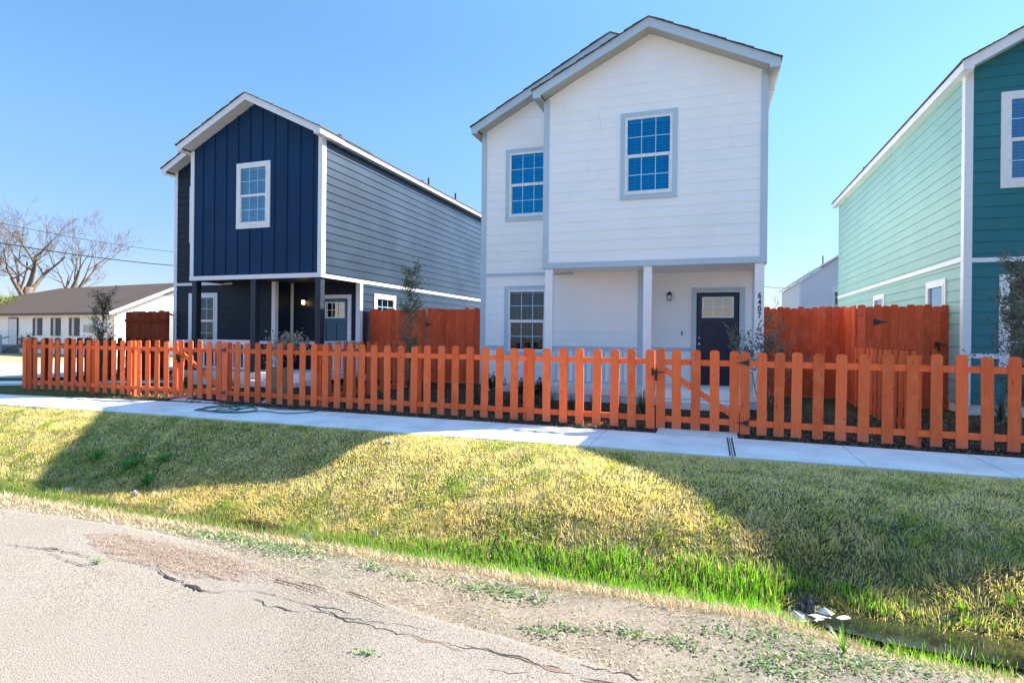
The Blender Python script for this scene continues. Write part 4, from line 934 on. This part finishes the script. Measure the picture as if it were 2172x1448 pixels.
hose([(1998, 866, -1.38), (2030, 873, -1.38), (2090, 885, -1.38), (2130, 880, -1.36), (2122, 870, -1.2), (2130, 882, -1.25), (2120, 898, -1.36), (2060, 890, -1.38), (2000, 893, -1.38), (2050, 935, -1.45), (2090, 940, -1.45), (2130, 935, -1.45)], HG3, 'bright green hose loops in the yard before the green house', r=.010)
hose([(520, 845, -1.45), (540, 842, -1.45), (585, 843, -1.45), (640, 846, -1.45)], HG3, 'green hose behind the pickets before the navy porch', r=.009)

# ------------------------------------------------------------------ litter
def crumple(label, px, py, z, s, m, name, cat, seed=0, flatk=.5, stand=False):
    random.seed(seed); a = atz(px, py, z) if stand else atg(px, py); mb = MB(); n = 7; g0 = gz(a.x, a.y)+.012 if not stand else z
    idx = [[mb.p((a.x+(i/(n-1)-.5)*s[0]+random.gauss(0, s[0]*.06), a.y+(j/(n-1)-.5)*s[1]+random.gauss(0, s[1]*.06)+0, g0+random.uniform(0, s[2])+(s[2]*flatk*math.sin(i*1.3+j*2.1)))) for i in range(n)] for j in range(n)]
    for j in range(n-1):
        for i in range(n-1): mb.f.append([idx[j][i], idx[j][i+1], idx[j+1][i+1]]); mb.f.append([idx[j][i], idx[j+1][i+1], idx[j+1][i]])
    o = mb.build(name, m, label=label, cat=cat); sm = o.modifiers.new('thick', 'SOLIDIFY'); sm.thickness = .002; return center_origin(o)
PAP = flat('paper_white', (.75, .75, .72), .7); PLA = flat('plastic_pale', (.62, .70, .66), .3); RAG = flat('rag_pale', (.62, .55, .50), .8); RAGD = flat('rag_dark', (.07, .07, .085), .6)
crumple('crumpled white paper at the foot of the pickets by the sidewalk', 564, 858, -1.49, (.13, .1, .09), PAP, 'crumpled_paper', 'litter', 1, stand=True)
crumple('flat white paper sheet lying in the ditch at the left', 206, 1083, -1.70, (.17, .08, .015), PAP, 'paper_sheet', 'litter', 2)
crumple('pale plastic wrapper standing in the ditch grass', 648, 1150, -1.60, (.10, .06, .08), PLA, 'plastic_wrapper', 'litter', 3)
crumple('small white plastic scrap upright in the verge straw', 1136, 1270, -1.53, (.016, .016, .035), PAP, 'plastic_scrap', 'litter', 4)
crumple('pinkish dead leaf caught in the bank grass', 796, 1138, -1.66, (.06, .04, .06), RAG, 'dead_leaf', 'leaf', 5)
crumple('pale curled leaf at the edge of the left ditch grass', 286, 1055, -1.66, (.08, .05, .07), RAG, 'dead_leaf', 'leaf', 6)
crumple('clear plastic bag in the ditch grass at the far left', 142, 1046, -1.68, (.09, .06, .06), PLA, 'plastic_bag', 'litter', 7)
crumple('soaked pale rag bunched at the head of the ditch water', 1740, 1318, -1.70, (.44, .30, .07), RAG, 'wet_rag', 'rag', 8, .3)
crumple('dark crumpled scrap beside the wet rag in the ditch', 1708, 1300, -1.66, (.13, .10, .09), RAGD, 'dark_scrap', 'litter', 9)
crumple('white paper scrap on the sunlit bank below the sidewalk', 824, 940, -1.53, (.09, .05, .03), PAP, 'paper_scrap', 'litter', 10)

# twigs
random.seed(50)
for px, py, L, lab in [(585, 1232, .35, 'thin dark twig lying on the verge at the left'), (740, 1258, .3, 'thin brown twig lying in the verge straw'), (640, 1240, .2, 'short twig on the asphalt edge by the widest crack')]:
    a = atz(px, py, -1.5); d = Vector((1, random.uniform(-.4, .1), 0)).normalized(); mb = MB(); mb.tube([(a.x, a.y, -1.488), a+d*L*.5+Vector((0, .01, .012)), (a.x+d.x*L, a.y+d.y*L, -1.49)], [.004, .003, .0015], 5)
    center_origin(mb.build('twig', BARK, label=lab, cat='twig', group='twigs on the verge'))

# ------------------------------------------------------------------ low white house at the far left
C0 = atz(243, 657, 1.2); A0 = atz(-60, 662, 1.2); RR = atz(388, 600, 3.1); RL = atz(123, 612, 3.1)
ux = (A0-C0).normalized(); ux.z = 0; uy = Vector((-ux.y, ux.x, 0)); uy = uy if uy.y > 0 else -uy
Wd = 2*abs((RR-C0).dot(uy)); Lw = 26.
def LH(u, v, z): q = C0+ux*u+uy*v; return (q.x, q.y, z)
lh = empty('low_house', LH(8, 3, -1.5), 'low white single storey house with dark grey roof beyond the side street', 'house')
WL = paint('white_block_wall', (.92, .90, .87), .6, (1, 1, 12), .04, .2); ROOFL = flat('old_shingle', (.11, .082, .066), .95, spec=.1)
mb = MB(); zb = -1.5
mb.poly([LH(0, 0, zb), LH(Lw, 0, zb), LH(Lw, 0, 1.1), LH(0, 0, 1.1)]); mb.poly([LH(0, 0, zb), LH(0, Wd, zb), LH(0, Wd, 1.1), LH(0, Wd/2, 3.0), LH(0, 0, 1.1)]); mb.poly([LH(Lw, 0, zb), LH(Lw, Wd, zb), LH(Lw, Wd, 1.1), LH(Lw, 0, 1.1)]); mb.poly([LH(0, Wd, zb), LH(Lw, Wd, zb), LH(Lw, Wd, 1.1), LH(0, Wd, 1.1)])
mb.build('wall', WL, lh)
hip = (RL-C0).dot(ux)
mb = MB()
def slabq(pts, t=.1):
    a = [mb.p(p) for p in pts]; b = [mb.p((p[0], p[1], p[2]-t)) for p in pts]; mb.f.append(a); mb.f.append(b[::-1]); n = len(a)
    for i in range(n): mb.f.append([a[i], b[i], b[(i+1) % n], a[(i+1) % n]])
hp = max(6, min(hip, Lw-3)); zr2 = 3.13
slabq([LH(-.35, -.45, 1.05), LH(Lw+.4, -.45, 1.05), LH(hp, Wd/2, zr2), LH(-.35, Wd/2, zr2)]); slabq([LH(-.35, Wd+.45, 1.05), LH(-.35, Wd/2, zr2), LH(hp, Wd/2, zr2), LH(Lw+.4, Wd+.45, 1.05)]); slabq([LH(Lw+.4, -.45, 1.05), LH(Lw+.4, Wd+.45, 1.05), LH(hp, Wd/2, zr2)])
mb.build('roof', ROOFL, lh)
mb = MB(); mb.bar(LH(-.37, -.47, .98), LH(-.37, Wd/2, 3.05), .04, .16); mb.bar(LH(-.37, Wd/2, 3.05), LH(-.37, Wd+.47, .98), .04, .16); mb.build('fascia', WT, lh)
mb = MB(); mb.bar(LH(-.3, -.47, .97), LH(Lw, -.47, .97), .03, .13); mb.build('gutter', flat('gutter_brown', (.08, .06, .05), .6), lh)
mb = MB()
for k in range(9): w_ = 1.5*(1-k/9)+.15; z = 2.25+k*.075; mb.bar(LH(-.03, Wd/2-w_, z), LH(-.03, Wd/2+w_, z-.0), .05, .035)
mb.build('gable_louvre', flat('louvre_grey', (.35, .35, .34), .7), lh)
SHUT = flat('shutter_dark', (.075, .065, .06), .6)
def uat(px): # facade coordinate of a pixel column
    d = ray(px, 690); n_ = Vector((uy.x, uy.y, 0)); t = C0.dot(n_)/d.dot(n_); return (d*t-C0).dot(ux)
for a, b in ((72, 90), (110, 129), (149, 169)):
    u0, u1 = uat(a), uat(b); mb = MB()
    for s0, s1 in ((u0, u0+(u1-u0)*.38), (u0+(u1-u0)*.56, u1)): mb.bar(LH((s0+s1)/2, -.03, -.35), LH((s0+s1)/2, -.03, .75), abs(s1-s0), .05)
    w_ = mb.build('window', SHUT, lh); mb = MB(); mb.bar(LH((u0+u1)/2, -.012, -.33), LH((u0+u1)/2, -.012, .73), abs(u1-u0)*.5, .02); mb.build('curtain', flat('curtain_white', (.6, .6, .65), .7), w_)
u0, u1 = uat(21), uat(39); mb = MB(); mb.bar(LH((u0+u1)/2, -.04, -1.0), LH((u0+u1)/2, -.04, .72), abs(u1-u0)-.16, .04); d_ = mb.build('door', flat('door_pale', (.68, .70, .74), .5), lh)
mb = MB()
for u in (u0, u1): mb.bar(LH(u, -.05, -1.0), LH(u, -.05, .76), .06, .06)
mb.bar(LH(u0, -.05, .76), LH(u1, -.05, .76), .06, .06); mb.build('door_frame', SHUT, d_)
mb = MB(); ua, ub = uat(40), uat(-20)
for k in range(3): q = [LH(ua+.1, -.1-.3*(3-k), 0), LH(ub, -.1-.3*(3-k), 0)]; mb.bar(LH(ua, -.25-.28*k, -1.10-.16*k), LH(ub, -.25-.28*k, -1.10-.16*k), .3, .16)
mb.bar(LH(ua, -.4, -1.32), LH(ub, -.4, -1.32), 1.0, .34); mb.build('door_step', flat('step_grey', (.20, .20, .20), .8), lh)
mb = MB()
for u in (ua, (ua+ub)/2, uat(6)): mb.bar(LH(u, -.95, -1.5), LH(u, -.95, -.35), .09, .09)
mb.bar(LH(ua, -.95, -.38), LH(ub, -.95, -.75), .07, .1); mb.bar(LH(ua, -.5, -.45), LH(ua, -1.3, -.7), .07, .09); mb.build('handrail', flat('handrail_grey', (.33, .38, .42), .7), lh)
mb = MB(); u = uat(198); mb.bar(LH(u-.3, -.2, .1), LH(u+.3, -.2, .1), .4, .45); mb.build('air_conditioner', flat('ac_grey', (.35, .36, .36), .5), lh)
mb = MB(); a, b = LH(-1.2, 3.2, .9), LH(-1.2, 6.2, 1.5); 
ad = [LH(-.02, 2.6, 1.35), LH(-.02, 7.2, 1.35), LH(-3.2, 7.2, .55), LH(-3.2, 2.6, .55)]; mb.f.append([mb.p(q) for q in ad]); mb.f.append([mb.p((q[0], q[1], q[2]-.1)) for q in ad][::-1]); mb.build('lean_to_roof', flat('lean_roof', (.22, .20, .18), .9), lh)
mb = MB(); mb.poly([LH(-3.0, 2.8, -1.5), LH(-.03, 2.8, -1.5), LH(-.03, 2.8, 1.2), LH(-3.0, 2.8, .5)]); mb.poly([LH(-3.0, 2.8, -1.5), LH(-3.0, 7, -1.5), LH(-3.0, 7, .5), LH(-3.0, 2.8, .5)]); mb.build('lean_to_wall', WL, lh)
random.seed(61); q = LH(uat(112), -1.2, -1.5)
shrub('bare_shrub', 'brown twiggy shrub before the low white house wall', 'shrub', q, 1.25, 2.4, 900, [(.10, .07, .05), (.16, .11, .08)], (.06, .09), .02, 3, 7, .5, .05, .0)

# ------------------------------------------------------------------ bare trees
def bare_tree(label, px, py_base, D, h, r, seed, lean=(0, 0), name='bare_tree', cat='tree', depth=6, spread=.42, twig=.006, group='leafless trees behind the low house', up=.10, split=.38):
    random.seed(seed); d = ray(px, 700); w = -ST*d.x+CT*d.y; base = d*(D/w); base = Vector((base.x, base.y, -1.5))
    root = empty(name, base, label, cat, group); tr = MB(); br = MB()
    top = base+Vector((lean[0]*h*split, lean[1]*h*split, h*split)); midp = base.lerp(top, .5)+Vector((random.gauss(0, .1), 0, 0))
    tr.tube([base, midp, top], [r*1.25, r, r*.85], 10); tr.build('trunk', BARK, root, smooth=True)
    for k in range(4):
        a = k*math.pi/2+random.uniform(-.5, .5)
        grow(br, top-Vector((0, 0, h*.05*k)), Vector((math.cos(a)*.62+lean[0], math.sin(a)*.62, random.uniform(.9, 1.5))), h*.21*random.uniform(.85, 1.15), r*.55, depth, lambda *z: None, spread, up, 4, (2, 3), .78, twig, .13)
    br.build('branches', BARK, root); return root
bare_tree('large leafless tree nearest the left frame edge', 58, 628, 44, 12.6, .34, 3, (.02, 0), depth=6)
bare_tree('tall leafless tree with forked trunk over the low house roof', 152, 608, 46, 11.6, .28, 8, (-.03, 0), depth=6, spread=.36)
bare_tree('leafless tree mostly cut by the left frame edge', -50, 628, 40, 10.5, .3, 12, depth=6)
bare_tree('leafless treetop behind the pale house at the right', 1730, 640, 62, 10.5, .2, 15, depth=5, twig=.012, group='distant leafless trees')
bare_tree('thin leafless sapling between the white house and pale house', 1632, 650, 40, 4.6, .05, 17, depth=4, twig=.006, group='distant leafless trees', spread=.3)
def bushy(label, px, D, zc, rad, seed, cols, n=1400, name='background_tree'):
    random.seed(seed); d = ray(px, 700); w = -ST*d.x+CT*d.y; c = d*(D/w); root = empty(name, (c.x, c.y, -1.5), label, 'tree', 'hazy trees far behind the low house'); mb = MB(); lb = LeafBuf()
    base = Vector((c.x, c.y, -1.5)); ends = []
    for k in range(9): grow(mb, base+Vector((0, 0, .2)), Vector((random.gauss(0, .5), random.gauss(0, .4), 1)), (zc+1.5)*.5, .09, 4, lambda p, dd, dep: ends.extend(p[1:]) if dep < 3 else None, .5, .05, 3, (2, 3), .72, .008)
    mb.build('trunk', BARK, root)
    for k in range(n): q = random.choice(ends); lb.leaf(q+rv(.25), rv(1), .09, .16, cj(random.choice(cols), .3))
    lb.build('crown', root); return root
HZ = [(.34, .29, .22), (.26, .24, .16), (.40, .36, .30)]
for i, (px, D, zc, n) in enumerate([(-10, 60, 4.5, 900), (45, 58, 3.2, 700), (105, 60, 3.0, 800), (195, 66, 2.6, 700), (240, 60, 2.2, 500)]):
    bushy(['brown twiggy tree at the left frame edge behind the low house', 'low brown tree behind the large leafless tree', 'low pale tree between the two tall leafless trees', 'low brown tree right of the forked leafless tree', 'smallest brown tree above the low house ridge'][i], px, D, zc, 2, 70+i, HZ, n)
# palm
random.seed(80); d = ray(6, 700); w = -ST*d.x+CT*d.y; c = d*(41./w); pr = empty('palm_tree', (c.x, c.y, -1.5), 'small fan palm rising over the low house roof at the left edge', 'palm')
mb = MB(); mb.tube([(c.x, c.y, -1.5), (c.x, c.y, 1.4)], [.22, .18], 10); mb.build('trunk', BARK, pr)
lb = LeafBuf()
for k in range(46):
    a = random.uniform(0, 2*math.pi); e = random.uniform(-.35, 1.3); dv = Vector((math.cos(a)*math.cos(e), math.sin(a)*math.cos(e), math.sin(e))); q = Vector((c.x, c.y, 1.4))+dv*random.uniform(.5, .8)
    for j in range(16): lb.leaf(q, dv+rv(.42), .05, random.uniform(.5, .8), cj(random.choice([(.30, .36, .07), (.18, .26, .05), (.42, .42, .14)])))
lb.build('crown', pr)

# power lines
def cable(label, a, b, D0, D1, r):
    pa, pb = ray(*a), ray(*b); wa, wb = -ST*pa.x+CT*pa.y, -ST*pb.x+CT*pb.y; A, B = pa*(D0/wa), pb*(D1/wb); d = B-A; A2, B2 = A-d*.8, B+d*1.0
    P = [A2.lerp(B2, k/24) for k in range(25)]
    for k, q in enumerate(P): t = k/24; q.z -= .9*(1-(2*t-1)**2)-.55
    mb = MB(); mb.tube(P, r, 6); center_origin(mb.build('power_line', flat('cable_grey', (.035, .035, .035), .95, spec=0.), label=label, cat='power line', group='overhead lines at the left'))
cable('thick grey overhead power line crossing the leafless trees', (0, 507), (383, 555), 27, 36, .028)
cable('thin upper overhead wire at the left', (60, 478), (383, 527), 30, 38, .014)
cable('thin wire between the white house and pale house', (1620, 604), (1700, 604), 60, 62, .025)

# pale house behind at the right
pc = ray(1695, 700); w = -ST*pc.x+CT*pc.y; pc = pc*(46./w); ph = empty('pale_house', (pc.x+2, pc.y+4, -1.5), 'pale grey siding house with white trim behind the right board fence', 'house')
PG = paint('pale_grey_siding', (.72, .69, .70), .5, (1, 1, 20), .03, .05); PC = paint('cream_siding', (.88, .85, .80), .5, (1, 1, 20), .03, .05)
x0, y0 = pc.x, pc.y; W_, Lh = 7.0, 12.; ez = 4.55; az = ez+2.3
fl = front(y0); mb = MB(fl); siding(mb, -1.4, az-.05, lambda z: (x0, x0+W_) if z < ez else (x0+(z-ez)/(az-ez)*W_/2, x0+W_-(z-ez)/(az-ez)*W_/2), [(x0+2.45, x0+3.2, 2.55, 4.0)], kinks=(ez,)); mb.build('wall', PG, ph)
mb = MB(leftw(x0)); siding(mb, -1.4, ez, lambda z: (y0, y0+Lh)); mb.build('wall', PC, ph)
mb = MB(); mb.box(x0+W_-.05, x0+W_, y0, y0+Lh, -1.5, ez); mb.box(x0, x0+W_, y0+Lh, y0+Lh+.1, -1.5, ez); mb.build('rear_wall', PC, ph)
mb = MB(); mb.ext([(x0-.25, ez-.05), (x0+W_/2, az+.08), (x0+W_+.25, ez-.05), (x0+W_+.25, ez+.1), (x0+W_/2, az+.24), (x0-.25, ez+.1)], y0-.25, y0+Lh+.2); mb.build('roof', WT, ph)
mb = MB(); mb.box(x0-.03, x0+.12, y0-.04, y0, -1.5, ez); mb.build('corner_board', WT, ph)
window(ph, fl, x0+2.35, x0+3.3, 2.45, 4.1, WT, .1, glass=GLASS_LO, blind=False)
mb = MB(); mb.tube([(x0+1.9, y0+1.5, ez+1.2), (x0+1.9, y0+1.5, ez+2.2)], .05, 8); mb.build('vent_pipe', BLACK, ph)

# ------------------------------------------------------------------ light, sky, camera
AZ, EL = R(52.6), R(41.)
sd = Vector((math.sin(AZ)*math.cos(EL), math.cos(AZ)*math.cos(EL), math.sin(EL)))
li = bpy.data.lights.new('sun', 'SUN'); li.energy = 4.2; li.angle = R(.5); li.color = (1, .95, .86)
so = bpy.data.objects.new('sun', li); col.objects.link(so); so.rotation_euler = sd.to_track_quat('Z', 'Y').to_euler(); so.location = (10, 10, 20)
w = bpy.data.worlds.new('World'); scene.world = w; w.use_nodes = True; nt = w.node_tree; nt.nodes.clear()
sk = nt.nodes.new('ShaderNodeTexSky'); sk.sky_type = 'NISHITA'; sk.sun_disc = False; sk.sun_elevation = EL; sk.sun_rotation = AZ; sk.air_density = 1.0; sk.dust_density = .1; sk.ozone_density = 1.6
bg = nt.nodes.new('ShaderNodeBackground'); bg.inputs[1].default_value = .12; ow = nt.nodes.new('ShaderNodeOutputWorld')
tn = nt.nodes.new('ShaderNodeMix'); tn.data_type = 'RGBA'; tn.blend_type = 'MULTIPLY'; tn.inputs[0].default_value = 1; tn.inputs[7].default_value = (.43, .58, .635, 1)
nt.links.new(sk.outputs[0], tn.inputs[6])
tc = nt.nodes.new('ShaderNodeTexCoord'); sx = nt.nodes.new('ShaderNodeSeparateXYZ'); nt.links.new(tc.outputs['Generated'], sx.inputs[0])
hz = nt.nodes.new('ShaderNodeMapRange'); hz.interpolation_type = 'SMOOTHSTEP'; hz.inputs[1].default_value = .0; hz.inputs[2].default_value = .42; nt.links.new(sx.outputs[2], hz.inputs[0])
tq = nt.nodes.new('ShaderNodeMix'); tq.data_type = 'RGBA'; tq.inputs[6].default_value = (.98, .76, .95, 1); tq.inputs[7].default_value = (1, 1, 1, 1); nt.links.new(hz.outputs[0], tq.inputs[0])
t2 = nt.nodes.new('ShaderNodeMix'); t2.data_type = 'RGBA'; t2.blend_type = 'MULTIPLY'; t2.inputs[0].default_value = 1; nt.links.new(tn.outputs[2], t2.inputs[6]); nt.links.new(tq.outputs[2], t2.inputs[7]); nt.links.new(t2.outputs[2], bg.inputs[0])
cv = nt.nodes.new('ShaderNodeFloatCurve'); cu_ = cv.mapping.curves[0]  # sky strength by elevation, boosted overhead out of view to fill the shaded fronts
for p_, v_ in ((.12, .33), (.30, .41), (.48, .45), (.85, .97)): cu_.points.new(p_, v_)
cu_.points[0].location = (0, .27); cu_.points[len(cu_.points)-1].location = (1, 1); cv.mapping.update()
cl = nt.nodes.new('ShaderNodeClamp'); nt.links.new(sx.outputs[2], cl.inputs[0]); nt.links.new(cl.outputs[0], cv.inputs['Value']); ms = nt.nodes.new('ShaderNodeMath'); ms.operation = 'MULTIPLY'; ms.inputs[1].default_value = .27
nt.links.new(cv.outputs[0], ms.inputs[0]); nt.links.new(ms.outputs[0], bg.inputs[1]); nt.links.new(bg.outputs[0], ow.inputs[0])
cam = bpy.data.cameras.new('camera'); cam.lens = 36*F/2172; cam.sensor_width = 36; cam.shift_y = -14/2172; cam.clip_end = 2000; cam.clip_start = .05
co = bpy.data.objects.new('camera', cam); col.objects.link(co)
co.matrix_world = Matrix.Translation((0, 0, E0)) @ (Matrix.Rotation(TH, 4, 'Z') @ Matrix.Rotation(R(90), 4, 'X') @ Matrix.Rotation(ROLL, 4, 'Z'))
scene.camera = co
scene.view_settings.view_transform = 'Standard'; scene.view_settings.look = 'None'; scene.view_settings.gamma = 1; scene.view_settings.exposure = 1.86
scene.cycles.use_denoising = True; scene.cycles.max_bounces = 8
